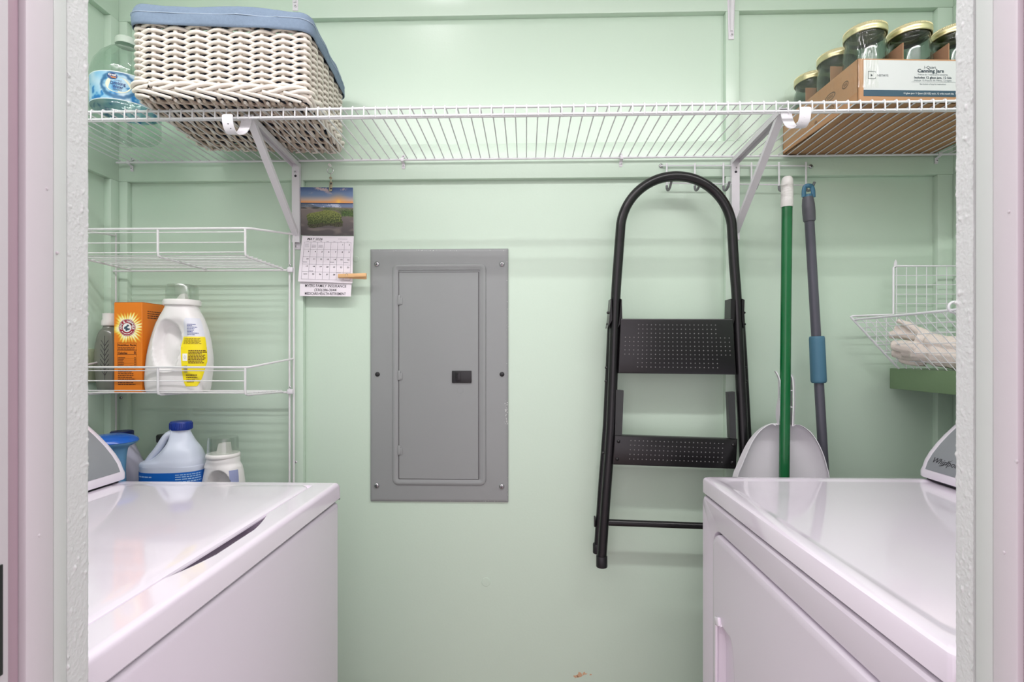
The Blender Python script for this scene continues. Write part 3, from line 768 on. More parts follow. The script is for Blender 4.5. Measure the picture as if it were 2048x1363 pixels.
def lines(mb, mapf, x0, x1, y0, y1, n, th=0.35, ragged=0.25):
    """rows of unreadable fine print as thin bars"""
    for k in range(n):
        y = y1 - (y1 - y0) * (k + 0.5) / n; h = (y1 - y0) / n * th / 2; e = x0 + (x1 - x0) * (1 - ragged * random.random())
        a = x0
        while a < e:
            b = min(e, a + (x1 - x0) * random.uniform(0.06, 0.18)); mb.add([mapf(a, y - h), mapf(b, y - h), mapf(b, y + h), mapf(a, y + h)], [(0, 1, 2, 3)]); a = b + (x1 - x0) * 0.025

zsh = (zl[0] + zl[1]) / 2 + 0.0055
# ---- big white detergent jug on the rack
jx = -0.8915
JM = TR((jx, 1.314, zsh - 0.001), math.radians(0)); k_ = 1.335 / F
jug = thing('detergent_jug', 'big white detergent jug with a yellow back label on the wire rack', 'jug', (jx, 1.314, zsh))
S = 1.0
pr = [(0.0, 0.068, 0.066, 0.033, 3.2), (0.003, 0.075, 0.072, 0.038, 3.2), (0.030, 0.079, 0.077, 0.041, 3), (0.075, 0.076, 0.082, 0.042, 2.8), (0.110, 0.071, 0.080, 0.042, 2.6), (0.150, 0.060, 0.073, 0.041, 2.5), (0.185, 0.047, 0.062, 0.040, 2.3), (0.210, 0.032, 0.049, 0.038, 2.1), (0.222, 0.027, 0.045, 0.036, 2.0), (0.2225, 0.026, 0.044, 0.035, 2.0)]
J1 = Jug(pr, JM, [(-0.008, 0.118, 0.036, 0.070, 0.028, 0.70), (0.016, 0.150, 0.036, 0.044, 0.012, 0.30)])
mb = MB(); J1.mesh(mb, 96, 110); body = obj('body', mb, WHITEJUG, jug, 60)
cxn = 0.008
mb = MB(); mb.M = JM; mb.lathe([(0.040, 0.221), (0.0425, 0.223), (0.043, 0.232), (0.041, 0.236), (0.037, 0.2365)], (cxn, 0, 0), 40); obj('collar', mb, WHITEPL, jug)
mb = MB(); mb.M = JM; mb.lathe([(0.037, 0.236), (0.0365, 0.268), (0.034, 0.2745), (0.0, 0.275)], (cxn, 0, 0), 40, None, False, False); obj('measuring_cup', mb, CUPC, jug)
mb = MB(); mb.M = JM; mb.add([(cxn - 0.013, -0.008, 0.236), (cxn + 0.012, -0.008, 0.236), (cxn + 0.012, 0.010, 0.236), (cxn - 0.013, 0.010, 0.236), (cxn - 0.002, -0.005, 0.251), (cxn + 0.009, -0.005, 0.253), (cxn + 0.009, 0.007, 0.253), (cxn - 0.002, 0.007, 0.251)], [(0, 1, 2, 3), (4, 5, 6, 7), (0, 1, 5, 4), (1, 2, 6, 5), (2, 3, 7, 6), (3, 0, 4, 7)]); obj('spout', mb, WHITEPL, jug)
# mould seam on the left
mb = MB(); mb.tube([J1.pt(PI * 1.17, 0.03 + 0.62 * k / 20, 0.0002) for k in range(21)], 0.0009, 5); obj('seam', mb, mat('seam_grey', (170, 166, 160), 0.5), body)
# label: leaf shaped patch on the right front
def jl(u, v):
    """u in -1..1, v 0..1 -> surface point; label centred right"""
    t = 0.18 + 0.50 * v; z = J1.row(t)
    half = 0.0255 * (math.sin(PI * (0.06 + 0.88 * v)) ** 0.5)
    xc = 0.0535 + 0.004 * math.sin(PI * v) - 0.010 * max(0, v - 0.5); x = min(xc + u * half, z[2] * 0.985)
    wr = z[2]; a = math.acos(max(-1, min(1, (max(0, x) / wr) ** (z[4] / 2))))
    return J1.pt(2 * PI - a, t, 0.0012)
def lblcol(u, v):
    return (246, 226, 22) if v < 0.70 else (224, 226, 234)
gprint('back_label', 30, 50, lambda u, v: jl(u * 2 - 1, v), lblcol, body)
def jl2(x, y):
    p = jl(x, y); return p + Vector((0, -0.0006, 0)) + (JM.to_3x3() @ Vector((0.0004, -0.0003, 0)))
mb = MB(); lines(mb, jl2, -0.8, 0.8, 0.60, 0.685, 5); lines(mb, jl2, -0.35, 0.9, 0.30, 0.52, 9, 0.5); lines(mb, jl2, -0.6, 0.6, 0.06, 0.18, 4); 
mb.add([jl2(-0.95, 0.545), jl2(0.95, 0.545), jl2(0.95, 0.549), jl2(-0.95, 0.549)], [(0, 1, 2, 3)])
obj('fine_print', mb, BROWNINK, body, 0, 'stuff')
mb = MB(); lines(mb, jl2, -0.5, 0.6, 0.72, 0.90, 8, 0.4, 0.5); 
for k in range(7): mb.add([jl2(-0.8, 0.27 - 0.012 * k), jl2(-0.42, 0.27 - 0.012 * k), jl2(-0.42, 0.275 - 0.012 * k), jl2(-0.8, 0.275 - 0.012 * k)], [(0, 1, 2, 3)])
obj('blue_print', mb, mat('blue_ink', (72, 82, 150), 0.5), body, 0)
mb = MB(); mb.add([jl2(-0.86, 0.34), jl2(-0.42, 0.34), jl2(-0.42, 0.46), jl2(-0.86, 0.46)], [(0, 1, 2, 3)]); obj('white_box', mb, WHITEP, body, 0)
mb = MB()
for k in range(3):
    a = k * 2 * PI / 3 + 0.5; c0 = (-0.64 + 0.10 * math.cos(a), 0.40 + 0.030 * math.sin(a)); c1 = (-0.64 + 0.10 * math.cos(a + 1.5), 0.40 + 0.030 * math.sin(a + 1.5))
    d = 0.010
    mb.add([jl2(c0[0], c0[1]) + Vector((0, -0.0004, 0)), jl2(c1[0], c1[1]) + Vector((0, -0.0004, 0)), jl2(c1[0] * 0.8 - 0.128, c1[1] * 0.8 + 0.08) + Vector((0, -0.0004, 0)), jl2(c0[0] * 0.8 - 0.128, c0[1] * 0.8 + 0.08) + Vector((0, -0.0004, 0))], [(0, 1, 2, 3)])
obj('recycling_mark', mb, INK, body, 0)

# ---- orange baking soda carton
p0 = P(230, 704, 1.292); p1 = P(283, 704, 1.287)
ox0, ox1 = p0.x, p1.x; oz0 = zsh; oz1 = P(256, 605, 1.29).z; oy0, oy1 = 1.289, 1.417
orr = thing('baking_soda_box', 'orange baking soda carton with a red round emblem on the wire rack', 'box', ((ox0 + ox1) / 2, (oy0 + oy1) / 2, oz0))
mb = MB(); mb.box2((ox0, oy0, oz0), (ox1, oy1, oz1), 0.0007, 1); obx = obj('carton', mb, ORANGE, orr)
mb = MB(); mb.box2((ox0 + 0.0005, oy0 + 0.001, oz1), (ox1 - 0.0005, oy1 - 0.001, oz1 + 0.0016), 0.0004, 1); obj('top_flap', mb, mat('orange_flap_edge', (188, 104, 30), 0.6), orr)
OW, OH = ox1 - ox0, oz1 - oz0
def fo(x, y, d=0.0004): return Vector((ox0 + x, oy0 - d, oz0 + y))
cxo, cyo, Ro = OW * 0.475, OH - 0.0630, 0.0258
# starburst print
def burst(u, v):
    x = (u - 0.5) * OW * 0.98; y = (v - 0.5) * 0.076; r = math.hypot(x, y); a = math.atan2(y, x)
    ray = 0.5 + 0.5 * math.sin(a * 11 + 1.3) * math.sin(a * 17 + 0.4); R = 0.0235 + 0.013 * ray + 0.004 * math.sin(a * 29)
    t = 1 - sstep(R * 0.72, R * 1.35, r); c = mixc((232, 128, 22), (250, 226, 60), t * 1.4); return mixc(c, (255, 252, 232), t * t * (0.55 + 0.45 * ray))
gprint('sunburst', 60, 60, lambda u, v: fo(OW * 0.01 + u * OW * 0.98, cyo + (v - 0.5) * 0.076, 0.0004), burst, obx)
def disc(mb, c, r, d, n=36, fn=fo, rx=1.0):
    mb.add([fn(c[0] + r * rx * math.cos(k * 2 * PI / n), c[1] + r * math.sin(k * 2 * PI / n), d) for k in range(n)], [tuple(range(n))])
mb = MB(); disc(mb, (cxo, cyo), Ro * 0.84, 0.0007); em = obj('emblem_ring', mb, RED, obx, 0)
mb = MB(); disc(mb, (cxo, cyo), Ro * 0.80, 0.0009); obj('emblem_rim', mb, WHITEP, obx, 0)
mb = MB(); disc(mb, (cxo, cyo), Ro * 0.77, 0.0011); obj('emblem_band', mb, RED, obx, 0)
mb = MB(); disc(mb, (cxo, cyo), Ro * 0.44, 0.0013); obj('emblem_centre', mb, WHITEP, obx, 0)
mb = MB(); word = 'ARM & HAMMER'
for i, ch in enumerate(word):
    if ch == ' ': continue
    a = math.radians(190 - 200 * i / (len(word) - 1)); rr = Ro * 0.50
    vs, fs = textmesh(ch, 0.0085, lambda x, y: (x, y), 0.00018, 0, 'CENTER')
    out = [fo(cxo + (rr + y) * math.cos(a) + x * math.sin(a), cyo + (rr + y) * math.sin(a) - x * math.cos(a), 0.0014) for x, y in vs]
    mb.add(out, fs)
lines(mb, lambda x, y: fo(cxo + (Ro * 0.62 + y) * math.cos(x), cyo + (Ro * 0.62 + y) * math.sin(x), 0.0014), math.radians(215), math.radians(325), -0.0012, 0.0012, 1, 0.7, 0.0)
obj('emblem_lettering', mb, WHITEP, obx, 0)
mb = MB()
arm = [(-0.0065, -0.0035), (-0.0055, 0.0015), (-0.001, 0.0035), (0.001, 0.0065), (0.0045, 0.0055), (0.0040, 0.0025), (0.0015, 0.0020), (0.0005, -0.0005), (0.0030, -0.0015), (0.0062, -0.0018), (0.0058, -0.0045), (0.0010, -0.0055), (-0.0005, -0.0075), (-0.003, -0.006), (-0.0035, -0.0025)]
mb.add([fo(cxo + a * 1.22, cyo + b * 1.22, 0.0015) for a, b in arm], [tuple(range(len(arm)))])
obj('arm_and_hammer_mark', mb, mat('slate_print', (58, 78, 96), 0.5), obx, 0)
# facts panel
mb = MB(); fx0, fx1 = OW * 0.12, OW * 0.81; fz1 = OH - 0.102
def ft(s, x, y, size, bold=0.0, align='LEFT', width=None):
    vs, fs = textmesh(s, size, lambda a, b: fo(x + a, y + b, 0.0006), bold, 0, align, width); mb.add(vs, fs)
def bar(x0, x1, y, h): mb.add([fo(x0, y, 0.0006), fo(x1, y, 0.0006), fo(x1, y + h, 0.0006), fo(x0, y + h, 0.0006)], [(0, 1, 2, 3)])
ft('Nutrition Facts', fx0 + 0.0015, fz1 - 0.0075, 0.0068, 0.00022, width=fx1 - fx0 - 0.003)
lines(mb, lambda a, b: fo(a, b, 0.0006), fx0 + 0.002, fx1 - 0.002, fz1 - 0.0165, fz1 - 0.0095, 2, 0.45, 0.1)
bar(fx0, fx1, fz1 - 0.0185, 0.0012); ft('Calories', fx0 + 0.0015, fz1 - 0.0275, 0.0072, 0.0003); ft('0', fx1 - 0.002, fz1 - 0.0275, 0.0095, 0.0004, 'RIGHT')
bar(fx0, fx1, fz1 - 0.0292, 0.0008)
for k in range(6):
    lines(mb, lambda a, b: fo(a, b, 0.0006), fx0 + 0.002, fx0 + 0.022, fz1 - 0.0385 - 0.0042 * k, fz1 - 0.0355 - 0.0042 * k, 1, 0.6, 0.5); bar(fx1 - 0.006, fx1 - 0.002, fz1 - 0.0378 - 0.0042 * k, 0.0016); bar(fx0, fx1, fz1 - 0.0395 - 0.0042 * k, 0.0003)
bar(fx0, fx1, fz1 - 0.062, 0.0012)
lines(mb, lambda a, b: fo(a, b, 0.0006), fx0 + 0.002, fx1 - 0.002, fz1 - 0.107, fz1 - 0.066, 9, 0.45, 0.35)
for x in (fx0, fx1): bar(x - 0.0002, x + 0.0002, fz1 - 0.064, 0.064)
bar(fx0, fx1, fz1, 0.0004)
obj('nutrition_print', mb, BROWNINK, obx, 0)
def fr(y, z, d=0.0005): return Vector((ox1 + d, oy0 + y, oz0 + z))
mb = MB(); lines(mb, fr, 0.018, 0.085, OH - 0.040, OH - 0.018, 4, 0.4, 0.2); obj('side_print', mb, BROWNINK, obx, 0)
mb = MB(); mb.add([fr(0.035, 0.085), fr(0.06, 0.10), fr(0.08, 0.13), fr(0.10, 0.15), fr(0.11, 0.09), fr(0.08, 0.075), fr(0.05, 0.07)], [tuple(range(7))]); obj('side_picture', mb, mat('dark_print', (60, 66, 82), 0.5), obx, 0)

# ---- smoky bottle behind the carton
bx = P(218, 704, 1.372).x; BM = TR((bx, 1.372, zsh))
bt = thing('soap_bottle', 'smoky clear bottle with a white cap behind the orange carton', 'bottle', (bx, 1.372, zsh))
pr = [(0.0, 0.026, 0.026, 0.022, 2.2), (0.01, 0.028, 0.028, 0.024, 2.2), (0.05, 0.033, 0.033, 0.026, 2.2), (0.09, 0.034, 0.034, 0.027, 2.2), (0.13, 0.031, 0.031, 0.025, 2.1), (0.155, 0.024, 0.024, 0.021, 2), (0.168, 0.014, 0.014, 0.014, 2), (0.178, 0.013, 0.013, 0.013, 2)]
JB = Jug(pr, BM); mb = MB(); JB.mesh(mb, 40, 40); obj('body', mb, mat('smoky_plastic', (120, 124, 114), 0.22, coat=0.4), bt, 60)
mb = MB(); mb.M = BM; mb.lathe([(0.015, 0.172), (0.017, 0.174), (0.0165, 0.186), (0.0145, 0.190), (0.0145, 0.206), (0.0, 0.207)], (0, 0, 0), 24); obj('cap', mb, WHITEPL, bt)
mb = MB()
for k in range(7):
    z0 = 0.05 + 0.009 * k
    for s in (-1, 1):
        a0 = 1.5 * PI + 0.25; mb.tube([JB.pt(a0, z0 / 0.178 * 0.9, 0.0004), JB.pt(a0 + s * 0.28, (z0 + 0.012) / 0.178 * 0.9, 0.0004)], 0.0006, 4)
mb.tube([JB.pt(1.5 * PI + 0.25, 0.2 + 0.05 * k, 0.0004) for k in range(10)], 0.0006, 4)
obj('herb_print', mb, INK, bt)

# ---- bottles on the lowest rack shelf (seen above the washer)
zb0 = 0.744 + 0.0054
# bleach jug
YG = 1.312; gx = P(352, 704, YG).x; GM = TR((gx, YG, zb0), math.radians(6))
ctop = P(363, 842, YG).z - zb0
bl = thing('bleach_jug', 'bluish-white bleach jug with a navy cap standing behind the washer', 'jug', (gx, YG, zb0))
H = ctop - 0.018
pr = [(0.0, 0.060, 0.060, 0.040, 3), (0.004, 0.073, 0.068, 0.048, 3), (H - 0.190, 0.078, 0.072, 0.051, 2.8), (H - 0.100, 0.080, 0.073, 0.052, 2.6), (H - 0.091, 0.083, 0.071, 0.052, 2.4), (H - 0.082, 0.078, 0.070, 0.051, 2.3), (H - 0.073, 0.050, 0.068, 0.049, 2.2), (H - 0.052, 0.026, 0.060, 0.043, 2.1), (H - 0.030, 0.012, 0.046, 0.030, 2), (H - 0.010, 0.010, 0.036, 0.022, 2), (H, 0.009, 0.034, 0.0215, 2)]
JG = Jug(pr, GM); mb = MB(); JG.mesh(mb, 72, 90); gb = obj('body', mb, BLUEJUG, bl, 60)
mb = MB(); mb.M = GM; hp = bez([(0.002, -0.006, H - 0.010), (-0.016, -0.010, H - 0.018), (-0.036, -0.012, H - 0.050), (-0.054, -0.012, H - 0.074), (-0.066, -0.010, H - 0.096), (-0.064, -0.004, H - 0.118)], 7)
N = len(hp); mb.tube(hp, 0.012, 14, radii=[0.0105 + 0.006 * sstep(0.55, 1, i / N) for i in range(N)], flat=(0.85, 1.3)); obj('handle', mb, BLUEJUG, bl, 60)
mb = MB(); mb.M = GM; mb.lathe([(0.0245, H - 0.003), (0.0255, H - 0.001), (0.0255, H + 0.015), (0.0235, H + 0.018), (0.0, H + 0.0185)], (0.0125, 0, 0), 36)
cap = obj('cap', mb, NAVY, bl)
mb = MB(); mb.M = GM
for k in range(36):
    a = k * 2 * PI / 36; mb.tube([(0.0125 + 0.0256 * math.cos(a), 0.0256 * math.sin(a), H), (0.0125 + 0.0256 * math.cos(a), 0.0256 * math.sin(a), H + 0.014)], 0.0007, 4)
obj('grip_ribs', mb, NAVY, cap)
tlab = 0.20
def gl(a, t): return JG.pt(a, t, 0.0008)
ta = 0.21; tb = 0.294
mb = MB(); mb.grid(50, 8, lambda u, v: gl(PI * 1.02 + u * PI * 0.96, ta + (tb - ta) * v)); obj('label', mb, BLUELBL, gb)
mb = MB(); lines(mb, lambda a, b: JG.pt(a, b, 0.0014), PI * 1.58, PI * 1.92, 0.262, 0.289, 4, 0.45, 0.05); lines(mb, lambda a, b: JG.pt(a, b, 0.0014), PI * 1.10, PI * 1.42, 0.276, 0.284, 1, 0.5, 0.05); obj('label_print', mb, mat('pale_blue_ink', (160, 196, 232), 0.5), gb, 0)

# small white detergent bottle with clear cup
YS = 1.318; sx = P(447, 704, YS).x; SM = TR((sx, YS, zb0), math.radians(-8)); zt_ = P(447, 912, YS).z - zb0
sm = thing('softener_bottle', 'small white bottle with a clear measuring cup cap behind the washer', 'bottle', (sx, YS, zb0))
pr = [(0.0, 0.040, 0.040, 0.030, 3), (0.004, 0.046, 0.044, 0.034, 3), (zt_ - 0.085, 0.050, 0.050, 0.038, 2.8), (zt_ - 0.050, 0.046, 0.049, 0.037, 2.6), (zt_ - 0.030, 0.043, 0.046, 0.036, 2.4), (zt_ - 0.024, 0.046, 0.045, 0.036, 2.2), (zt_ - 0.016, 0.044, 0.041, 0.036, 2.0), (zt_ - 0.008, 0.0405, 0.0395, 0.037, 2), (zt_, 0.0395, 0.0385, 0.0365, 2)]
JS = Jug(pr, SM, [(0.012, zt_ - 0.085, 0.034, 0.058, 0.026, 0.78)]); mb = MB(); JS.mesh(mb, 80, 90); sb = obj('body', mb, WHITEJUG, sm, 60)
mb = MB(); mb.M = SM; mb.lathe([(0.0385, zt_ - 0.002), (0.0400, zt_), (0.0400, zt_ + 0.006), (0.0375, zt_ + 0.009), (0.034, zt_ + 0.0095)], (-0.001, 0, 0), 36); obj('collar', mb, WHITEPL, sm)
mb = MB(); mb.M = SM; mb.lathe([(0.0365, zt_ + 0.007), (0.0355, zt_ + 0.046), (0.0340, zt_ + 0.050), (0.0, zt_ + 0.0505)], (-0.001, 0, 0), 36, None, False, False); obj('measuring_cup', mb, CUPC, sm)
mb = MB(); mb.M = SM; mb.add([(-0.014, -0.010, zt_ + 0.008), (0.016, -0.010, zt_ + 0.008), (0.016, 0.012, zt_ + 0.008), (-0.014, 0.012, zt_ + 0.008), (-0.008, -0.008, zt_ + 0.034), (0.013, -0.008, zt_ + 0.036), (0.013, 0.010, zt_ + 0.036), (-0.008, 0.010, zt_ + 0.034)], [(0, 1, 2, 3), (4, 5, 6, 7), (0, 1, 5, 4), (1, 2, 6, 5), (2, 3, 7, 6), (3, 0, 4, 7)]); obj('spout', mb, WHITEPL, sm)
mb = MB(); mb.grid(10, 14, lambda u, v: JS.pt(2 * PI - 0.75 + 0.62 * u, 0.20 + 0.30 * v * 1.0, 0.0008)); obj('side_label', mb, mat('lilac_label', (150, 158, 196), 0.5), sb)

# lavender bottle with dark navy cap
YV = 1.375; vx = P(255, 704, YV).x; VM = TR((vx, YV, zb0)); vt = P(243, 861, YV).z - zb0
vb = thing('laundry_bottle', 'lavender plastic bottle with a dark navy cap in the rack corner', 'bottle', (vx, YV, zb0))
H2 = vt - 0.018
pr = [(0.0, 0.045, 0.052, 0.034, 3), (0.004, 0.050, 0.058, 0.038, 3), (H2 - 0.130, 0.054, 0.062, 0.040, 2.8), (H2 - 0.118, 0.054, 0.058, 0.040, 2.6), (H2 - 0.090, 0.052, 0.048, 0.038, 2.4), (H2 - 0.045, 0.046, 0.022, 0.032, 2.2), (H2 - 0.010, 0.040, 0.006, 0.024, 2), (H2, 0.038, 0.004, 0.022, 2)]
JV = Jug(pr, VM); mb = MB(); JV.mesh(mb, 48, 60); obj('body', mb, LAVJUG, vb, 60)
mb = MB(); mb.M = VM; mb.lathe([(0.0255, H2 - 0.002), (0.0265, H2), (0.0265, H2 + 0.016), (0.0245, H2 + 0.018), (0, H2 + 0.0185)], (-0.015, 0, 0), 30); obj('cap', mb, NAVYD, vb)
# blue mushroom-shaped head on a light blue neck, half hidden by the washer console
YU = 1.262; ux = P(222, 704, YU).x; zbh = P(222, 868, YU).z
sp = thing('plastic_handle', 'blue lens-shaped plastic head on a light blue neck behind the washer console', 'handle', (ux, YU, zb0))
UM = Matrix.Translation(Vector((ux, YU, zbh)))
mb = MB(); mb.M = UM; prf = [(0.0562, -0.0185), (0.0575, -0.0175), (0.0555, -0.012), (0.046, -0.0055), (0.030, -0.0012), (0.014, 0.0), (0.0, 0.0)]
mb.lathe([(r, z) for r, z in prf], (0, 0, 0), 48, None, True, False); obj('head', mb, BLUEC, sp, 60)
mb = MB(); mb.M = UM; mb.lathe([(0.0560, -0.0183), (0.0545, -0.022), (0.046, -0.0275), (0.038, -0.031), (0.034, -0.038), (0.0315, -0.055), (0.030, -0.09), (0.034, zb0 - zbh + 0.02), (0.040, zb0 - zbh + 0.003), (0.038, zb0 - zbh)], (0, 0, 0), 48, None, True, True); obj('neck', mb, LBLUE, sp, 60)
# bottle with a black cap behind the bleach
YQ = 1.392; qx = P(331, 704, YQ).x; QM = TR((qx, YQ, zb0)); qt = P(331, 868, YQ).z - zb0
qb = thing('clear_bottle', 'clear bottle with a black cap half hidden behind the bleach jug', 'bottle', (qx, YQ, zb0))
mb = MB(); mb.M = QM; mb.lathe([(0.024, 0.0), (0.027, 0.003), (0.028, qt - 0.075), (0.024, qt - 0.045), (0.019, qt - 0.030), (0.018, qt - 0.016)], (0, 0, 0), 28); obj('body', mb, BOTTLEC, qb, 60)
mb = MB(); mb.M = QM; mb.lathe([(0.0205, qt - 0.020), (0.0215, qt - 0.018), (0.0215, qt - 0.003), (0.0195, qt), (0, qt)], (0, 0, 0), 28); obj('cap', mb, BLACKP, qb)
# small box fixed on the left wall (pale plate seen beside the jamb)
a = PXp(195, 697, XL - 0.013); yb_ = a.y; zt2 = P(190, 697, yb_).z; zb2 = P(190, 764, yb_).z
ob = thing('outlet_plate', 'pale green outlet plate on the left wall beside the rack', 'outlet', (XL, yb_, zb2))
mb = MB(); mb.box2((XL - 0.021, yb_ - 0.075, zb2), (XL - 0.013, yb_, zt2), 0.002); obj('plate', mb, mat('pale_olive_plate', (196, 206, 172), 0.45), ob)
mb = MB(); mb.box2((XL - 0.0135, yb_ - 0.05, zb2 + 0.018), (XL - 0.0122, yb_ - 0.025, zt2 - 0.018), 0.001); obj('receptacle', mb, mat('pale_olive_socket', (186, 196, 164), 0.45), ob)

# ================================================================== wicker basket with denim liner on the shelf
BZ = ZS + 0.0052; BROT = 0.078
fr_ = PZ(612, 207, BZ); fl_ = PZ(272, 196, BZ)
ex = Vector((fr_.x - fl_.x, fr_.y - fl_.y, 0)); BW = ex.length; ex.normalize(); ey = Vector((-ex.y, ex.x, 0)); BD = 0.285; BH = 0.163
bc = (fr_ + fl_) / 2 + ey * BD / 2; bc.z = BZ
def bk(x, y, z): return bc + ex * x + ey * y + Vector((0, 0, z))
bs = thing('wicker_basket', 'whitewashed wicker basket with a blue denim liner on the long shelf', 'basket', bc)
# perimeter path param
NS_X, NS_Y = 8, 7
def per(s, inset=0.0):
    """s in 0..1 around a rounded rectangle, returns (x, y, nx, ny)"""
    W, D, r = BW - 2 * inset, BD - 2 * inset, 0.014
    segs = [(W - 2 * r), PI * r / 2, (D - 2 * r), PI * r / 2] * 2; L = sum(segs); d = (s % 1.0) * L; i = 0
    while d > segs[i]: d -= segs[i]; i += 1
    hw, hd = W / 2, D / 2
    if i == 0: return (-hw + r + d, -hd, 0, -1)
    if i == 2: return (hw, -hd + r + d, 1, 0)
    if i == 4: return (hw - r - d, hd, 0, 1)
    if i == 6: return (-hw, hd - r - d, -1, 0)
    cx, cy, a0 = {1: (hw - r, -hd + r, -PI / 2), 3: (hw - r, hd - r, 0), 5: (-hw + r, hd - r, PI / 2), 7: (-hw + r, -hd + r, PI)}[i]
    a = a0 + d / r; return (cx + r * math.cos(a), cy + r * math.sin(a), math.cos(a), math.sin(a))
NST = 28; step = 1.0 / NST; ph0 = 0.018
# stakes
for k in range(NST):
    x, y, nx, ny = per(ph0 + k * step)
    mb = MB(); mb.tube([bk(x, y, 0.006), bk(x, y, BH * 0.5), bk(x, y, BH)], 0.0046, 8); obj('stake', mb, WICKER, bs)
NR = 20; pitch = (BH - 0.030) / NR
for r in range(NR):
    mb = MB(); pts = []; rad = []
    M_ = 8; z0 = 0.030 + pitch * (r + 0.5)
    for k in range(NST * M_):
        s = ph0 + k / (NST * M_); x, y, nx, ny = per(s); th = PI * k / M_ + PI * (r % 2)
        o = 0.0064 * math.cos(th)
        zz = z0 + 0.0028 * math.cos(th) + 0.0010 * math.sin(th) + 0.0009 * noise.noise(Vector((s * 40, r * 3.3, 0)))
        pts.append(bk(x + nx * o, y + ny * o, zz)); rad.append(0.0037 + 0.0004 * noise.noise(Vector((s * 25, r * 1.7, 5))))
    mb.tube(pts, 0.0035, 7, closed=True, radii=rad); obj('weaver', mb, WICKER, bs, 60)
# twisted waling band near the bottom
for r in range(3):
    mb = MB(); pts = []
    for k in range(NST * 8):
        s = ph0 + k / (NST * 8); x, y, nx, ny = per(s); th = 2 * PI * (k / 8 / 3 + r / 3)
        pts.append(bk(x + nx * (0.0065 + 0.005 * math.cos(th)), y + ny * (0.0065 + 0.005 * math.cos(th)), 0.024 + 0.0075 * math.sin(th)))
    mb.tube(pts, 0.0045, 7, closed=True); obj('waling_strand', mb, WICKER, bs, 60)
# slanting foot border rods
for k in range(NST):
    s = ph0 + (k + 0.1) * step; mb = MB(); pts = []
    for q in range(7):
        t = q / 6; x, y, nx, ny = per(s + t * step * 1.75); o = 0.0095 - 0.007 * t
        pts.append(bk(x + nx * o, y + ny * o, 0.0155 - 0.0165 * t ** 1.1 + 0.002))
    mb.tube(pts, 0.0042, 7, radii=[0.0046, 0.0047, 0.0046, 0.0044, 0.004, 0.0036, 0.0028]); obj('border_rod', mb, WICKER, bs, 60)
# woven base
NB = 44
for k in range(NB):
    mb = MB(); xx = -BW / 2 + 0.006 + (BW - 0.012) * k / (NB - 1); pts = []
    for q in range(37):
        t = q / 36; y = -BD / 2 + 0.004 + (BD - 0.008) * t; z = 0.0045 + 0.0042 * math.cos(PI * 7 * t + PI * (k % 2))
        pts.append(bk(xx + 0.002 * noise.noise(Vector((k * 2.1, t * 5, 1))) + 0.0022 * math.sin(PI * 7 * t + k), y, z))
    mb.tube(pts, 0.0036, 6); obj('base_weaver', mb, WICKERU if k % 3 else WICKER, bs, 60)
for q in range(7):
    mb = MB(); y = -BD / 2 + 0.004 + (BD - 0.008) * (q + 0.5) / 7; mb.tube([bk(-BW / 2 + 0.004, y, 0.0048), bk(BW / 2 - 0.004, y, 0.0048)], 0.004, 6); obj('base_stick', mb, WICKERU, bs)
# liner: cloth bag inside and a turned-down band outside
mb = MB(); n = 96; rows = [(-0.011, 0.016), (-0.011, 0.06), (-0.011, BH - 0.01)]
rings = []
for ins, z in rows:
    rings.append([bk(*(lambda p: (p[0] + p[2] * ins, p[1] + p[3] * ins))(per(i / n)), z) for i in range(n)])
mb.rings(rings, False, True); obj('liner_bag', mb, LINER, bs, 60)
def band(v, i):
    """cross-section of the turned band"""
    sec = [(-0.010, BH - 0.006), (-0.010, BH + 0.022), (-0.006, BH + 0.033), (0.003, BH + 0.036), (0.011, BH + 0.030), (0.0145, BH + 0.016), (0.0145, BH + 0.000), (0.0135, BH - 0.012)]
    return sec[v]
def bandpt(v, s, extra=0.0):
    o, z = band(v, 0); x, y, nx, ny = per(s)
    wv = noise.noise(Vector((s * 22, v * 0.6, 2.0))); wz = noise.noise(Vector((s * 9, 4.0, 1.0)))
    k = 1.0 if v >= 2 else 0.4
    pucker = 0.003 * max(0, noise.noise(Vector((s * 60, 0.3, 7.0))) - 0.25) * (1 if 1 < v < 6 else 0.2)
    o2 = o + 0.0036 * wv * k + pucker * 1.6 + extra
    z2 = z + (0.006 * wz if 1 < v < 5 else 0.0016 * wz) + (0.0032 * wv if v in (2, 3, 4) else 0)
    return bk(x + nx * o2, y + ny * o2, z2)
mb = MB(); n = 220; rings = [[bandpt(v, i / n) for i in range(n)] for v in range(8)]; mb.rings(rings, False, False)
lb = obj('liner_band', mb, DENIM, bs, 70)
md = lb.modifiers.new('subd', 'SUBSURF'); md.levels = 1; md.render_levels = 1
md = lb.modifiers.new('thick', 'SOLIDIFY'); md.thickness = 0.0016; md.offset = 0
mb = MB(); mb.tube([bandpt(5, i / n, 0.0012) + Vector((0, 0, -0.003)) for i in range(n)], 0.0008, 4, closed=True); obj('stitching', mb, STITCH, lb)

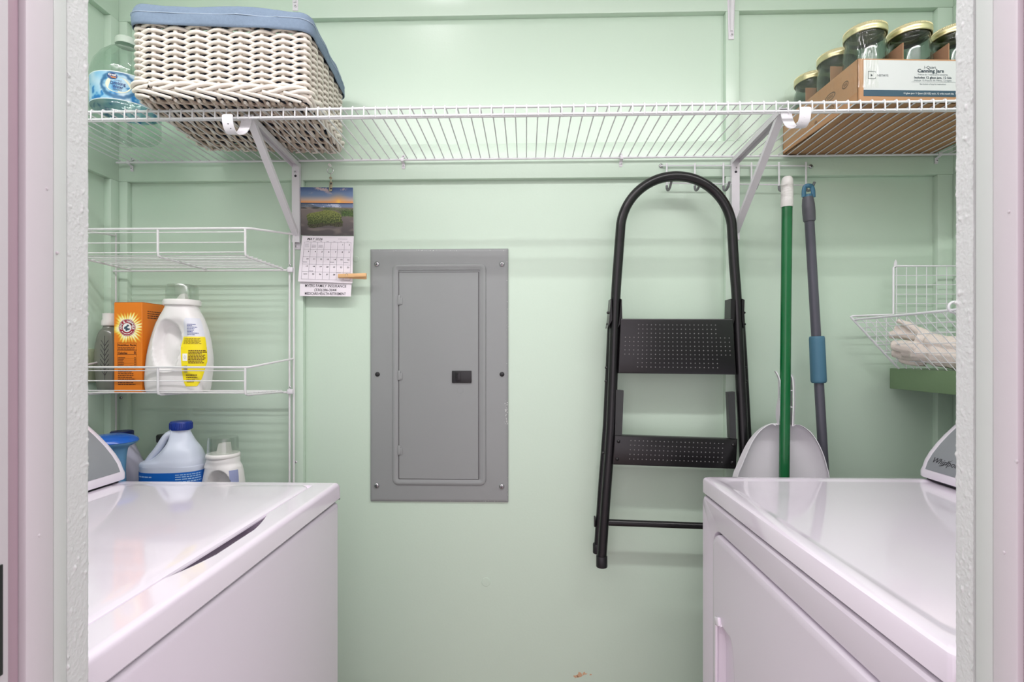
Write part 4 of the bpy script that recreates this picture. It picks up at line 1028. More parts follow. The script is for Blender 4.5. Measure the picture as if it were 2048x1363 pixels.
# ================================================================== water jug on the shelf, left corner
wy = 1.285; wxc = P(312, 704, wy).x - 0.076; WZ = ZS + 0.0052; WM = TR((wxc, wy, WZ))
wj = thing('water_jug', 'clear plastic gallon water jug with a blue label beside the basket', 'bottle', (wxc, wy, WZ))
wpr = [(0.050, 0.0), (0.068, 0.003), (0.074, 0.012), (0.074, 0.022), (0.0715, 0.026), (0.074, 0.030), (0.074, 0.044), (0.0715, 0.048), (0.074, 0.052), (0.0745, 0.058), (0.0728, 0.062), (0.0728, 0.134), (0.0745, 0.140), (0.0735, 0.152), (0.067, 0.176), (0.054, 0.198), (0.038, 0.214), (0.025, 0.223), (0.021, 0.227), (0.021, 0.236)]
mb = MB(); mb.M = WM; mb.lathe(wpr, (0, 0, 0), 56, None, True, False); wb = obj('body', mb, BOTTLEC, wj, 50)
mb = MB(); mb.M = WM; mb.lathe([(0.0235, 0.231), (0.024, 0.233), (0.0238, 0.245), (0.022, 0.248), (0, 0.2485)], (0, 0, 0), 30); obj('cap', mb, mat('frosted_cap', (196, 210, 196), 0.4), wj)
LR = 0.0734
def wl(x, y, d=0.0): 
    a = -PI / 2 + 0.52 + x / LR; return WM @ Vector(((LR + d) * math.cos(a), (LR + d) * math.sin(a), 0.064 + y))
def wcol(u, v):
    x = (u - 0.5) * 2 * PI * LR; y = v * 0.068
    n1 = noise.noise(Vector((x * 38, y * 38, 3))); n2 = noise.noise(Vector((x * 110, y * 110, 8)))
    c = mixc((120, 186, 222), (206, 228, 240), 0.5 + 0.9 * n1); c = mixc(c, (30, 122, 190), sstep(0.15, 0.5, n2 * 0.6 - n1 * 0.5 + 0.25 * (0.034 - y) / 0.034))
    e = math.hypot((x + 0.006) / 0.031, (y - 0.036) / 0.026) + 0.13 * n2
    c = mixc(c, (44, 104, 150), (1 - sstep(0.06, 0.22, abs(e - 1.12))) * 0.9)
    if y > 0.0655 or y < 0.002: c = (226, 238, 240)
    return c
gprint('label', 200, 48, lambda u, v: wl((u - 0.5) * 2 * PI * LR * 0.999, v * 0.068), wcol, wb)
cx0 = -0.006; cy0 = 0.036
mb = MB(); mb.add([wl(cx0 + 0.026 * math.cos(k * 2 * PI / 40), cy0 + 0.0195 * math.sin(k * 2 * PI / 40), 0.0005) for k in range(40)], [tuple(range(40))]); obj('label_oval', mb, CREAM, wb, 0)
mb = MB(); mb.add([wl(cx0 - 0.011 + 0.0105 * math.cos(k * 2 * PI / 30), cy0 + 0.019 + 0.0072 * math.sin(k * 2 * PI / 30), 0.0009) for k in range(30)], [tuple(range(30))]); obj('label_badge', mb, DKBLUE, wb, 0)
mb = MB()
for s_, y_, z_, w_2 in (('Drinking', -0.0005, 0.0105, 0.030), ('Water', -0.0088, 0.0105, 0.021)):
    vs, fs = textmesh(s_, z_, lambda a, b: wl(cx0 + a, cy0 + y_ + b, 0.0009), 0.0002, 0, 'CENTER', w_2); mb.add(vs, fs)
lines(mb, lambda a, b: wl(a, b, 0.0009), cx0 - 0.010, cx0 + 0.010, cy0 - 0.0145, cy0 - 0.0105, 2, 0.4, 0.2)
vs, fs = textmesh('Purified', 0.0045, lambda a, b: wl(cx0 + a, cy0 + 0.0085 + b, 0.0009), 0, 0.3, 'CENTER'); mb.add(vs, fs)
obj('label_lettering', mb, DKBLUE, wb, 0)
mb = MB()
for s_, y_, z_ in (('Great', 0.0005, 0.0075),):
    vs, fs = textmesh(s_, z_, lambda a, b: wl(cx0 - 0.011 + a, cy0 + 0.019 + y_ + b, 0.0012), 0.0002, 0, 'CENTER', 0.0165); mb.add(vs, fs)
obj('badge_lettering', mb, WHITEP, wb, 0)
mb = MB(); vs, fs = textmesh('Value', 0.0055, lambda a, b: wl(cx0 - 0.009 + a, cy0 + 0.0145 + b, 0.0012), 0.0002, 0, 'CENTER', 0.011); mb.add(vs, fs); obj('badge_lettering', mb, mat('orange_ink', (240, 150, 60), 0.5), wb, 0)

# ================================================================== tray of canning jars on the shelf, right
TZ = ZS + 0.0052
tfl = PZ(1716, 204, TZ + 0.0); tbl = PZ(1566, 309, TZ)
tey = Vector((tbl.x - tfl.x, tbl.y - tfl.y, 0)); TD = tey.length; tey.normalize(); tex = Vector((tey.y, -tey.x, 0)); TW = 0.405; TH = 0.094
def tk(x, y, z): return tfl + tex * x + tey * y + Vector((0, 0, z))
tr = thing('jar_tray', 'brown cardboard tray of canning jars with a pale front label', 'box', tk(TW / 2, TD / 2, 0))
def sheet(mb, a, b, c, d, t):
    a, b, c, d = [Vector(v) for v in (a, b, c, d)]; n = (b - a).cross(d - a).normalized() * t
    mb.add([a, b, c, d, a + n, b + n, c + n, d + n], [(0, 1, 2, 3), (7, 6, 5, 4), (0, 4, 5, 1), (1, 5, 6, 2), (2, 6, 7, 3), (3, 7, 4, 0)])
T3 = 0.003
mb = MB(); sheet(mb, tk(0, 0, 0), tk(TW, 0, 0), tk(TW, TD, 0), tk(0, TD, 0), T3); obj('bottom', mb, CARD, tr, 0)
mb = MB(); sheet(mb, tk(0, 0, 0), tk(0, 0, TH), tk(TW, 0, TH), tk(TW, 0, 0), T3); tf = obj('front_panel', mb, CARD, tr, 0)
mb = MB(); sheet(mb, tk(0, 0, 0), tk(0, 0, TH), tk(0, TD, TH), tk(0, TD, 0), -T3); ts = obj('side_panel', mb, CARD, tr, 0)
mb = MB(); sheet(mb, tk(TW, 0, 0), tk(TW, 0, TH), tk(TW, TD, TH), tk(TW, TD, 0), T3); obj('side_panel', mb, CARD, tr, 0)
mb = MB(); sheet(mb, tk(0, TD, 0), tk(0, TD, TH), tk(TW, TD, TH), tk(TW, TD, 0), -T3); obj('back_panel', mb, CARD, tr, 0)
cw = TW / 4; cd = TD / 3; DH = 0.132
for k in range(1, 4):
    mb = MB(); x = cw * k; sheet(mb, tk(x, 0.004, 0.004), tk(x, 0.004, DH - 0.02), tk(x, 0.018, DH), tk(x, 0.004, DH - 0.02), 0.002); mb = MB()
    sheet(mb, tk(x, 0.004, 0.004), tk(x, TD - 0.004, 0.004), tk(x, TD - 0.004, DH), tk(x, 0.004, DH), 0.002); obj('divider', mb, CARDI, tr, 0)
for k in range(1, 3):
    mb = MB(); y = cd * k; sheet(mb, tk(0.004, y, 0.004), tk(0.004, y, DH), tk(TW - 0.004, y, DH), tk(TW - 0.004, y, 0.004), 0.002); obj('divider', mb, CARDI, tr, 0)
def tfp(x, y, d=0.0004): return tk(x, -d, y)
mb = MB(); mb.add([tfp(0.012, 0.0265), tfp(TW - 0.012, 0.0265), tfp(TW - 0.012, 0.091), tfp(0.012, 0.091)], [(0, 1, 2, 3)]); obj('front_label', mb, BOXW, tf, 0)
mb = MB(); mb.add([tfp(0.012, 0.0130), tfp(TW - 0.012, 0.0130), tfp(TW - 0.012, 0.0265), tfp(0.012, 0.0265)], [(0, 1, 2, 3)]); obj('label_band', mb, TEALBAND, tf, 0)
mb = MB(); 
def tt(s, x, y, size, bold=0, align='LEFT', width=None, m=None):
    vs, fs = textmesh(s, size, lambda a, b: tfp(x + a, y + b, 0.0009), bold, 0, align, width); mb.add(vs, fs)
CXT = 0.158
tt('1-Quart', CXT, 0.0735, 0.0088, 0.0, 'CENTER', 0.026); tt('Canning Jars', CXT + 0.001, 0.0655, 0.0102, 0.0003, 'CENTER', 0.058)
tt('Includes 12 glass jars, 12 lids', CXT + 0.006, 0.0520, 0.0066, 0.00012, 'CENTER', 0.082)
vs, fs = textmesh('NSTAYS', 0.0068, lambda a, b: tfp(0.042 + a, 0.0555 + b, 0.0009), 0, 0, 'LEFT', 0.024); mb.add(vs, fs)
bx0, bz0, bsz = 0.0215, 0.0500, 0.0165
for a0, b0, a1, b1 in ((0, 0, bsz, 0.0008), (0, bsz - 0.0008, bsz, bsz), (0, 0, 0.0008, bsz), (bsz - 0.0008, 0, bsz, 0.004), (bsz - 0.0008, bsz - 0.003, bsz, bsz)):
    mb.add([tfp(bx0 + a0, bz0 + b0, 0.0009), tfp(bx0 + a1, bz0 + b0, 0.0009), tfp(bx0 + a1, bz0 + b1, 0.0009), tfp(bx0 + a0, bz0 + b1, 0.0009)], [(0, 1, 2, 3)])
mb.add([tfp(bx0 + 0.006, bz0 + 0.005, 0.0009), tfp(bx0 + 0.0105, bz0 + 0.008, 0.0009), tfp(bx0 + 0.006, bz0 + 0.0105, 0.0009)], [(0, 1, 2)])
obj('label_lettering', mb, mat('dark_slate_ink', (48, 62, 72), 0.5), tf, 0, 'stuff')
mb = MB()
for s_, y_, z_, w_2 in (('Frascos de 1 cuarto para conservas', 0.0592, 0.0050, 0.066), ('Incluye 12 frascos de vidrio, 12 tapas', 0.0465, 0.0052, 0.082), ('See bottom of tray for instructions', 0.0385, 0.0050, 0.058)):
    vs, fs = textmesh(s_, z_, lambda a, b: tfp(CXT + 0.006 + a, y_ + b, 0.0009), 0, 0, 'CENTER', w_2); mb.add(vs, fs)
mb.add([tfp(CXT - 0.042, 0.0443, 0.0009), tfp(CXT + 0.056, 0.0443, 0.0009), tfp(CXT + 0.056, 0.0447, 0.0009), tfp(CXT - 0.042, 0.0447, 0.0009)], [(0, 1, 2, 3)])
obj('label_small_print', mb, mat('slate_ink', (96, 108, 116), 0.5), tf, 0)
mb = MB(); vs, fs = textmesh('12 glass jars / 1 Quart (32 OZ) each, 12 wide mouth lids', 0.0052, lambda a, b: tfp(0.100 + a, 0.0180 + b, 0.0009), 0, 0, 'LEFT', 0.110); mb.add(vs, fs); obj('band_lettering', mb, WHITEP, tf, 0)
mb = MB()
def tsp(y, z, d=0.0005): return tk(-d, y, z)
for y0, z0, w2, h2 in ((0.030, 0.050, 0.022, 0.016), (0.075, 0.048, 0.040, 0.018), (0.080, 0.022, 0.036, 0.014), (0.135, 0.045, 0.014, 0.012), (0.145, 0.018, 0.010, 0.008)):
    n = 24; ring = [(y0 + w2 / 2 + w2 / 2 * math.cos(k * 2 * PI / n), z0 + h2 / 2 + h2 / 2 * math.sin(k * 2 * PI / n)) for k in range(n)]
    inner = [(y0 + w2 / 2 + w2 / 2 * 0.82 * math.cos(k * 2 * PI / n), z0 + h2 / 2 + h2 / 2 * 0.72 * math.sin(k * 2 * PI / n)) for k in range(n)]
    mb.add([tsp(*p) for p in ring] + [tsp(*p) for p in inner], [(k, (k + 1) % n, n + (k + 1) % n, n + k) for k in range(n)])
    lines(mb, tsp, y0 + w2 * 0.25, y0 + w2 * 0.8, z0 + h2 * 0.3, z0 + h2 * 0.7, 2, 0.6, 0.1)
obj('side_print', mb, mat('brown_box_ink', (108, 80, 58), 0.7), ts, 0)
# jars
jar_prof = [(0.034, 0.0), (0.041, 0.003), (0.0430, 0.010), (0.0430, 0.120), (0.0425, 0.134), (0.0405, 0.144), (0.0375, 0.150), (0.0372, 0.1545), (0.0390, 0.1565), (0.0390, 0.166), (0.0370, 0.168)]
lid_prof = [(0.0412, 0.1625), (0.0425, 0.1635), (0.0420, 0.1665), (0.0430, 0.1685), (0.0430, 0.1745), (0.0422, 0.1765), (0.0422, 0.1790), (0.0408, 0.1808), (0.0360, 0.1808), (0.0350, 0.1798), (0.0, 0.1798)]
def jar(i, j, label):
    c = tk(cw * (i + 0.5), cd * (j + 0.5), T3 + 0.0006); t = thing('canning_jar', label, 'jar', c, 'canning jars in the cardboard tray')
    mb = MB(Matrix.Translation(c)); mb.lathe(jar_prof, (0, 0, 0), 40, None, True, False); mb.lathe([(max(0.001, r - 0.0035), z + (0.006 if z < 0.01 else 0)) for r, z in jar_prof], (0, 0, 0), 40, None, True, False); obj('glass', mb, GLASS, t, 50)
    mb = MB(Matrix.Translation(c)); mb.lathe(lid_prof, (0, 0, 0), 64, None, False, False); l = obj('lid', mb, BRASSY, t, 50)
    mb = MB(Matrix.Translation(c))
    for k in range(90):
        a = k * 2 * PI / 90; mb.tube([(0.0421 * math.cos(a), 0.0421 * math.sin(a), 0.1765), (0.0421 * math.cos(a), 0.0421 * math.sin(a), 0.1792)], 0.0007, 4)
    obj('knurl', mb, BRASSY, l)
jar(0, 0, 'front left canning jar with gold lid above the tray label corner')
jar(1, 0, 'canning jar with gold lid in the front row between two dividers')
jar(2, 0, 'canning jar with gold lid cut off by the right door jamb')
jar(0, 1, 'middle canning jar along the left side of the cardboard tray')
jar(0, 2, 'rearmost canning jar at the back left of the cardboard tray')
# clear shrink film around the left side
mb = MB()
def film(u, v):
    y = -0.002 + (TD + 0.004) * u; top = 0.176; z = 0.02 + (top - 0.02) * v
    o = -0.0025 if z < TH else -0.0025 + 0.010 * ((z - TH) / (top - TH)) ** 1.5
    w = noise.noise(Vector((u * 14, v * 3, 2))) * 0.0022
    return tk(o + w - 0.001, y, z)
mb.grid(60, 40, film); 
def film2(u, v):
    x = -0.002 + 0.045 * u; top = 0.176; z = 0.03 + (top - 0.03) * v
    o = -0.0028 if z < TH else -0.0028 + 0.010 * ((z - TH) / (top - TH)) ** 1.5
    return tk(x, o - abs(noise.noise(Vector((u * 9, v * 3, 7)))) * 0.002, z)
mb.grid(40, 40, film2)
obj('shrink_film', mb, FILM, tr, 70)

# ================================================================== breaker panel
def rings_rect(mb, cx, cz, rows, caps=True, n=6):
    """rows: w, h, r, y"""
    mb.rings([[Vector((cx + a, y, cz + b)) for a, b in rrect(w_, h_, r, n)] for w_, h_, r, y in rows], False, caps)
YC = YP - 0.0062
a = P(740.5, 498, YC); b = P(1016.5, 1004, YC); pcx, pcz = (a.x + b.x) / 2, (a.z + b.z) / 2; pw, ph = b.x - a.x, a.z - b.z
bp = thing('breaker_panel', 'grey metal electrical breaker panel on the back wall', 'breaker panel', (pcx, YP, pcz - ph / 2))
fa_ = P(785, 528, YC); fb_ = P(972.5, 970, YC); fcx, fcz2 = (fa_.x + fb_.x) / 2, (fa_.z + fb_.z) / 2; fw, fh = fb_.x - fa_.x, fa_.z - fb_.z
mb = MB(); rings_rect(mb, pcx, pcz, [(pw, ph, 0.001, YP + 0.0005), (pw, ph, 0.001, YC + 0.0022), (pw - 0.004, ph - 0.004, 0.002, YC + 0.0006), (pw - 0.016, ph - 0.016, 0.002, YC)]); pc = obj('cover', mb, PANELG, bp, 30)
mb = MB(); rings_rect(mb, fcx, fcz2, [(fw, fh, 0.016, YC + 0.0002), (fw - 0.003, fh - 0.003, 0.015, YC - 0.003), (fw - 0.009, fh - 0.009, 0.013, YC - 0.0042), (fw - 0.018, fh - 0.018, 0.009, YC - 0.0042), (fw - 0.026, fh - 0.026, 0.006, YC - 0.0024), (fw - 0.034, fh - 0.034, 0.004, YC - 0.0020)], False); obj('raised_frame', mb, PANELG, bp, 25)
da = P(799, 545, YC); db = P(956.5, 957, YC); dcx, dcz2 = (da.x + db.x) / 2, (da.z + db.z) / 2; dw2, dh2 = db.x - da.x, da.z - db.z
mb = MB(); mb.box2((da.x - 0.002, YC - 0.0021, db.z - 0.002), (db.x + 0.002, YC, da.z + 0.002)); obj('door_gap', mb, mat('panel_gap', (96, 96, 98), 0.6), bp, 0)
mb = MB(); rings_rect(mb, dcx, dcz2, [(dw2, dh2, 0.001, YC - 0.0012), (dw2, dh2, 0.001, YC - 0.0030), (dw2 - 0.0012, dh2 - 0.0012, 0.001, YC - 0.0034)]); pd = obj('door', mb, PANELG, bp, 0)
for py in (600, 750, 899):
    c = P(800, py, YC); mb = MB(); mb.box((c.x - 0.0012, YC - 0.0042, c.z), (0.0082, 0.0040, 0.027), 0.001); mb.box((c.x + 0.0045, YC - 0.0042, c.z - 0.003), (0.006, 0.003, 0.019), 0.0008); obj('hinge', mb, PANELG, bp)
la = P(904, 741, YC - 0.004); lb_ = P(943, 765, YC - 0.004)
mb = MB(); mb.box2((la.x, YC - 0.0075, lb_.z), (lb_.x, YC - 0.002, la.z), 0.0012); lt = obj('latch', mb, BLACKP, bp)
mb = MB(); mb.box2((la.x + 0.011, YC - 0.0092, lb_.z + 0.005), (la.x + 0.0245, YC - 0.0070, la.z - 0.004), 0.0008); obj('slide', mb, mat('black_gloss', (14, 14, 16), 0.25), lt)
mb = MB()
for k in range(4): mb.box((la.x + 0.0145 + 0.0022 * k, YC - 0.0095, (la.z + lb_.z) / 2), (0.0008, 0.0012, 0.019))
obj('grip_ribs', mb, BLACKP, lt)
c = P(921, 780, YC - 0.003); mb = MB(); mb.tube([(c.x + 0.0085 * math.cos(k * 2 * PI / 28), YC - 0.0034, c.z + 0.0085 * math.sin(k * 2 * PI / 28)) for k in range(28)], 0.0005, 5, closed=True); obj('knockout', mb, PANELG, pd)
for px, py in ((754, 528), (1004, 528), (753.5, 970), (1003.5, 972)): screw_head(P(px, py, YC), 0.0072, CHROME, bp)
for px, py in ((755, 748), (1004, 748)):
    s_ = screw_head(P(px, py, YC), 0.0066, BLACKP, bp, cross=False)

mb = MB(); rc = random.Random(3)
def chip(px, py, r):
    c = P(px, py, YC - 0.0001); n = 7; mb.add([c + Vector((math.cos(k * 2 * PI / n) * r * rc.uniform(0.4, 1), 0, math.sin(k * 2 * PI / n) * r * rc.uniform(0.6, 1.6))) for k in range(n)], [tuple(range(n))])
for k in range(34): chip(1012.5 + rc.gauss(0, 1.6), rc.uniform(795, 850), rc.uniform(0.0005, 0.0017))
for k in range(26): chip(1014.5 + rc.gauss(0, 0.8), rc.uniform(510, 1000), rc.uniform(0.0004, 0.0011))
for k in range(20): chip(rc.uniform(745, 1012), 500.5 + rc.gauss(0, 0.6), rc.uniform(0.0004, 0.0010))
for k in range(16): chip(rc.uniform(745, 1012), 1001.5 + rc.gauss(0, 0.6), rc.uniform(0.0004, 0.0010))
obj('paint_chips', mb, mat('chipped_white', (214, 218, 214), 0.6), pc, 0, 'stuff')

# ================================================================== calendar, ring hook, clip, clothespin
YCAL = 1.4445
hk = thing('ring_hook', 'small metal screw ring in the batten above the calendar', 'hook', P(661, 334, YB), None)
mb = MB(); c = P(660.5, 341, YB - 0.010); mb.tube([(c.x + 0.0085 * math.cos(k * 2 * PI / 24), YB - 0.010, c.z + 0.0085 * math.sin(k * 2 * PI / 24)) for k in range(24)], 0.0008, 6, closed=True); obj('ring', mb, CHROME, hk)
q = P(660.5, 331, YB); mb = MB(); mb.lathe([(0.0042, 0), (0.0040, 0.008), (0.003, 0.010), (0, 0.0105)], q, 14, Matrix.Rotation(PI / 2, 3, 'X'), True, False); obj('screw_eye', mb, WHITEPL, hk)
cl = thing('metal_clip', 'small brass-coloured clip holding the calendar top', 'clip', P(661, 372, YCAL - 0.004))
BR = mat('dull_brass', (176, 166, 140), 0.35, metal=0.6)
mb = MB(); q = P(662, 373, YCAL - 0.003); mb.box((q.x, YCAL - 0.0045, q.z), (0.0085, 0.0035, 0.026), 0.001, 2, Matrix.Rotation(math.radians(4), 3, 'Y')); cb = obj('clip_body', mb, BR, cl)
for py in (367, 377):
    q = P(662, py, YCAL - 0.007); mb = MB(); mb.lathe([(0.0024, 0), (0.002, 0.0005), (0, 0.0005)], q, 12, Matrix.Rotation(PI / 2, 3, 'X'), True, False); obj('rivet_hole', mb, GAP, cb)
mb = MB(); q = P(661.5, 356, YCAL - 0.003); mb.lathe([(0.0040, 0), (0.0036, 0.002), (0, 0.003)], q, 12, Matrix.Rotation(PI / 2, 3, 'X'), True, False); mb.tube([P(661.5, 356, YCAL - 0.003), P(662, 364, YCAL - 0.004)], 0.001, 6); mb.tube([P(660.5, 347, YB - 0.009), P(661, 352, YB - 0.007), P(661.5, 357, YCAL - 0.003)], 0.0007, 6); obj('swivel', mb, BR, cl)
cal = thing('wall_calendar', 'wall calendar page for May with a beach sunset picture', 'calendar', P(655, 592, YCAL))
A0 = P(601, 374, YCAL); A1 = P(706, 375, YCAL); A2 = P(707.5, 471, YCAL - 0.002); A3 = P(602.5, 470, YCAL - 0.002)
def quad(a, b, c, d, off=0.0): # a top left, b top right, c bottom right, d bottom left
    def f(u, v, e=0.0):
        p = (d.lerp(c, u)).lerp(a.lerp(b, u), v); return p + Vector((0, -(off + e), 0))
    return f
def photo(u, v):
    n1 = noise.noise(Vector((u * 5, v * 12, 1))); n2 = noise.noise(Vector((u * 40, v * 52, 4))); n3 = noise.noise(Vector((u * 9, v * 16, 9)))
    if v > 0.675:   # sky
        t = (v - 0.675) / 0.325; c = mixc((232, 160, 96), (206, 178, 160), sstep(0, 0.22, t)); c = mixc(c, (110, 134, 168), sstep(0.12, 0.55, t)); c = mixc(c, (72, 92, 134), sstep(0.55, 1, t))
        c = mixc(c, (216, 184, 172), sstep(0.15, 0.5, n1 + 0.3 * n2) * sstep(0.3, 0.9, t) * (1 if u > 0.3 else 0.5) * 0.8)
        r = math.hypot((u - 0.72), (v - 0.70) * 1.0); c = mixc(c, (255, 226, 110), 1 - sstep(0.0, 0.07, r)); c = mixc(c, (255, 180, 90), (1 - sstep(0.02, 0.24, r)) * 0.5); return c
    if v > 0.655: return (64, 76, 104)
    if v > 0.585:
        t = (v - 0.585) / 0.07; c = mixc((120, 136, 166), (196, 204, 222), sstep(-0.1, 0.3, n1 + 0.5 * n2)); 
        return c if u > 0.36 - 0.2 * t else mixc(c, (90, 94, 100), 0.7)
    c = mixc((126, 116, 112), (84, 78, 80), sstep(0.55, 0.0, v)); c = mixc(c, (150, 138, 130), sstep(0.0, 0.5, n1) * 0.5)
    # dark strand at left, green ledge in the distance
    if v > 0.555 and u < 0.5: c = mixc(c, (52, 56, 58), 0.8 * sstep(-0.2, 0.2, n3))
    g2 = sstep(0.0, 0.10, 0.055 - abs(v - 0.555 + 0.05 * (u - 0.5)) + 0.03 * n3) * sstep(0.22, 0.5, u); c = mixc(c, mixc((56, 78, 40), (110, 140, 62), 0.5 + n2), g2)
    g4 = sstep(0.0, 0.05, 0.085 - abs(v - 0.46 + 0.02 * n3)) * sstep(0.72, 0.80, u + 0.05 * n3); c = mixc(c, mixc((50, 66, 42), (96, 124, 62), 0.5 + n2), g4)
    # mossy rock
    e = abs((u - 0.45 + 0.10 * (v - 0.34)) / 0.335) ** 5 + abs((v - 0.335 + 0.03 * math.sin(u * 9)) / 0.165) ** 5 + 0.30 * n3 + 0.12 * n2
    m = 1 - sstep(0.85, 1.05, e); moss = mixc((52, 64, 36), (134, 142, 78), 0.5 + 0.9 * n2 + 0.5 * (v - 0.34) / 0.15); 
    if v < 0.245 + 0.05 * n3 + 0.06 * (u - 0.4): moss = mixc((50, 50, 38), (86, 84, 60), 0.5 + n2)
    return mixc(c, moss, m)
qa = quad(A0, A1, A2, A3)
mb = MB(); pts = [qa(u, v, e) for e in (0.0, -0.0012) for u, v in ((0, 0), (1, 0), (1, 1), (0, 1))]; mb.add(pts, [(0, 1, 2, 3), (7, 6, 5, 4), (0, 4, 5, 1), (1, 5, 6, 2), (2, 6, 7, 3), (3, 7, 4, 0)]); obj('upper_page', mb, PAPER, cal, 0)
gprint('beach_photo', 200, 190, lambda u, v: qa(u, v, 0.0004), photo, cal)
B0 = P(604.5, 471, YCAL - 0.0045); B1 = P(707.5, 472, YCAL - 0.0045); B2 = P(705, 566, YCAL - 0.009); B3 = P(596, 562.5, YCAL - 0.012)
def page(u, v, e=0.0):
    p = (B3.lerp(B2, u)).lerp(B0.lerp(B1, u), v); s = 0.004 * math.sin(PI * v) * (1 - u * 0.5) * -1
    return p + Vector((-0.0035 * math.sin(PI * v) * (1 - u) * -1 * 0.4, s - e, 0))
mb = MB(); mb.grid(10, 14, page); mb.grid(10, 14, lambda u, v: page(u, v, -0.0006)); obj('date_page', mb, PAPER, cal)
mb = MB()
def pg(x, y): return page(x, y, 0.0005)
gx0, gx1, gy0, gy1 = 0.055, 0.955, 0.055, 0.86; th = 0.0022
for k in range(8): x = gx0 + (gx1 - gx0) * k / 7; [mb.add([pg(x - th, a_), pg(x + th, a_), pg(x + th, b_), pg(x - th, b_)], [(0, 1, 2, 3)]) for a_, b_ in ((gy0, gy0 + 0.2), (gy0 + 0.2, gy0 + 0.4), (gy0 + 0.4, gy0 + 0.6), (gy0 + 0.6, gy1))]
for k in range(6): y = gy0 + (gy1 - gy0) * k / 5; [mb.add([pg(a_, y - th), pg(b_, y - th), pg(b_, y + th), pg(a_, y + th)], [(0, 1, 2, 3)]) for a_, b_ in ((gx0, 0.3), (0.3, 0.6), (0.6, gx1))]
obj('date_grid', mb, INKL, cal, 0)
PW = (B1 - B0).length
mb = MB()
def ct(s, x, y, size, bold=0.0, shear=0.0, align='LEFT', f=pg):
    vs, fs = textmesh(s, size / PW, lambda a, b: f(x + a, y + b * 1.0), bold / PW, shear, align); mb.add(vs, fs)
ct('MAY 2026', 0.10, 0.905, 0.0100, 0.00008, 0.25)
day = 1
for r in range(5):
    for c_ in range(7):
        if r == 0 and c_ < 5: continue
        if day > 31: break
        x = gx0 + (gx1 - gx0) * (c_ + 1) / 7 - 0.02; y = gy1 - (gy1 - gy0) * r / 5 - 0.062
        if r == 4 and c_ == 0: ct('24/31', x, y, 0.0048, 0.0001, 0, 'RIGHT'); day += 1; continue
        ct(str(day), x, y, 0.0062, 0.00012, 0, 'RIGHT'); day += 1
obj('date_lettering', mb, INK, cal, 0)
mb = MB()
for c_, s in enumerate(('SUN', 'MON', 'TUE', 'WED', 'THU', 'FRI', 'SAT')): ct(s, gx0 + (gx1 - gx0) * (c_ + 0.5) / 7, 0.868, 0.0032, 0, 0, 'CENTER')
lines(mb, pg, 0.70, 0.88, 0.925, 0.94, 1, 0.4, 0.0); lines(mb, pg, 0.075, 0.16, 0.74, 0.83, 4, 0.25, 0.3)
for c_ in (1, 2): lines(mb, pg, gx0 + (gx1 - gx0) * c_ / 7 + 0.02, gx0 + (gx1 - gx0) * (c_ + 1) / 7 - 0.02, 0.73, 0.80, 5, 0.3, 0.1)
for u_, v_ in ((0.06, 0.42), (0.57, 0.43), (0.83, 0.43), (0.19, 0.23), (0.70, 0.21)): lines(mb, pg, u_, u_ + 0.085, v_ - 0.01, v_ + 0.012, 1, 0.5, 0.1)
obj('small_print', mb, INKL, cal, 0)
D0 = P(600, 561, YCAL - 0.004); D1 = P(703.5, 563, YCAL - 0.004); D2 = P(701.5, 592.5, YCAL - 0.006); D3 = P(599.5, 591.5, YCAL - 0.006); qd = quad(D0, D1, D2, D3)
mb = MB(); pts = [qd(u, v, e) for e in (0.0, -0.001) for u, v in ((0, 0), (1, 0), (1, 1), (0, 1))]; mb.add(pts, [(0, 1, 2, 3), (7, 6, 5, 4), (0, 4, 5, 1), (1, 5, 6, 2), (2, 6, 7, 3), (3, 7, 4, 0)]); obj('advert_strip', mb, PAPER, cal, 0)
mb = MB()
for s, y, wd in (('MYERS FAMILY INSURANCE', 0.60, 0.80), ('(330)286-3044', 0.335, 0.43), ('MEDICARE-HEALTH-RETIREMENT', 0.085, 0.80)):
    vs, fs = textmesh(s, 0.25, lambda a, b: qd(0.50 + a, y + b, 0.0005), 0.002, 0, 'CENTER', wd); mb.add(vs, fs)
obj('advert_lettering', mb, INK, cal, 0)
cp = thing('clothespin', 'wooden clothespin clipped sideways on the lower right of the calendar', 'clothespin', P(705, 552, YCAL - 0.015))
Yc = YCAL - 0.0150
for dy, tilt in ((-0.0040, 2), (0.0040, -2)):
    p0 = P(676.5, 551.5 + dy * 100, Yc + dy); p1 = P(733, 549.5 + (5 if dy > 0 else 0), Yc + dy * 1.9)
    mb = MB(); d = (p1 - p0); L = d.length; R = Matrix.Rotation(-math.atan2(d.z, d.x), 3, 'Y') @ Matrix.Rotation(math.atan2(d.y, d.x), 3, 'Z')
    mb.box((p0 + p1) / 2, (L, 0.0062, 0.0100), 0.0012, 2, R); obj('jaw', mb, WOODP, cp)
q = P(695, 551, Yc); mb = MB()
mb.tube([(q.x + 0.0035 * math.cos(a), q.y - 0.009 + 0.010 * t, q.z + 0.0052 * math.sin(a)) for t, a in [(i / 30, i * 0.9) for i in range(31)]], 0.0006, 5); obj('spring', mb, CHROME, cp)

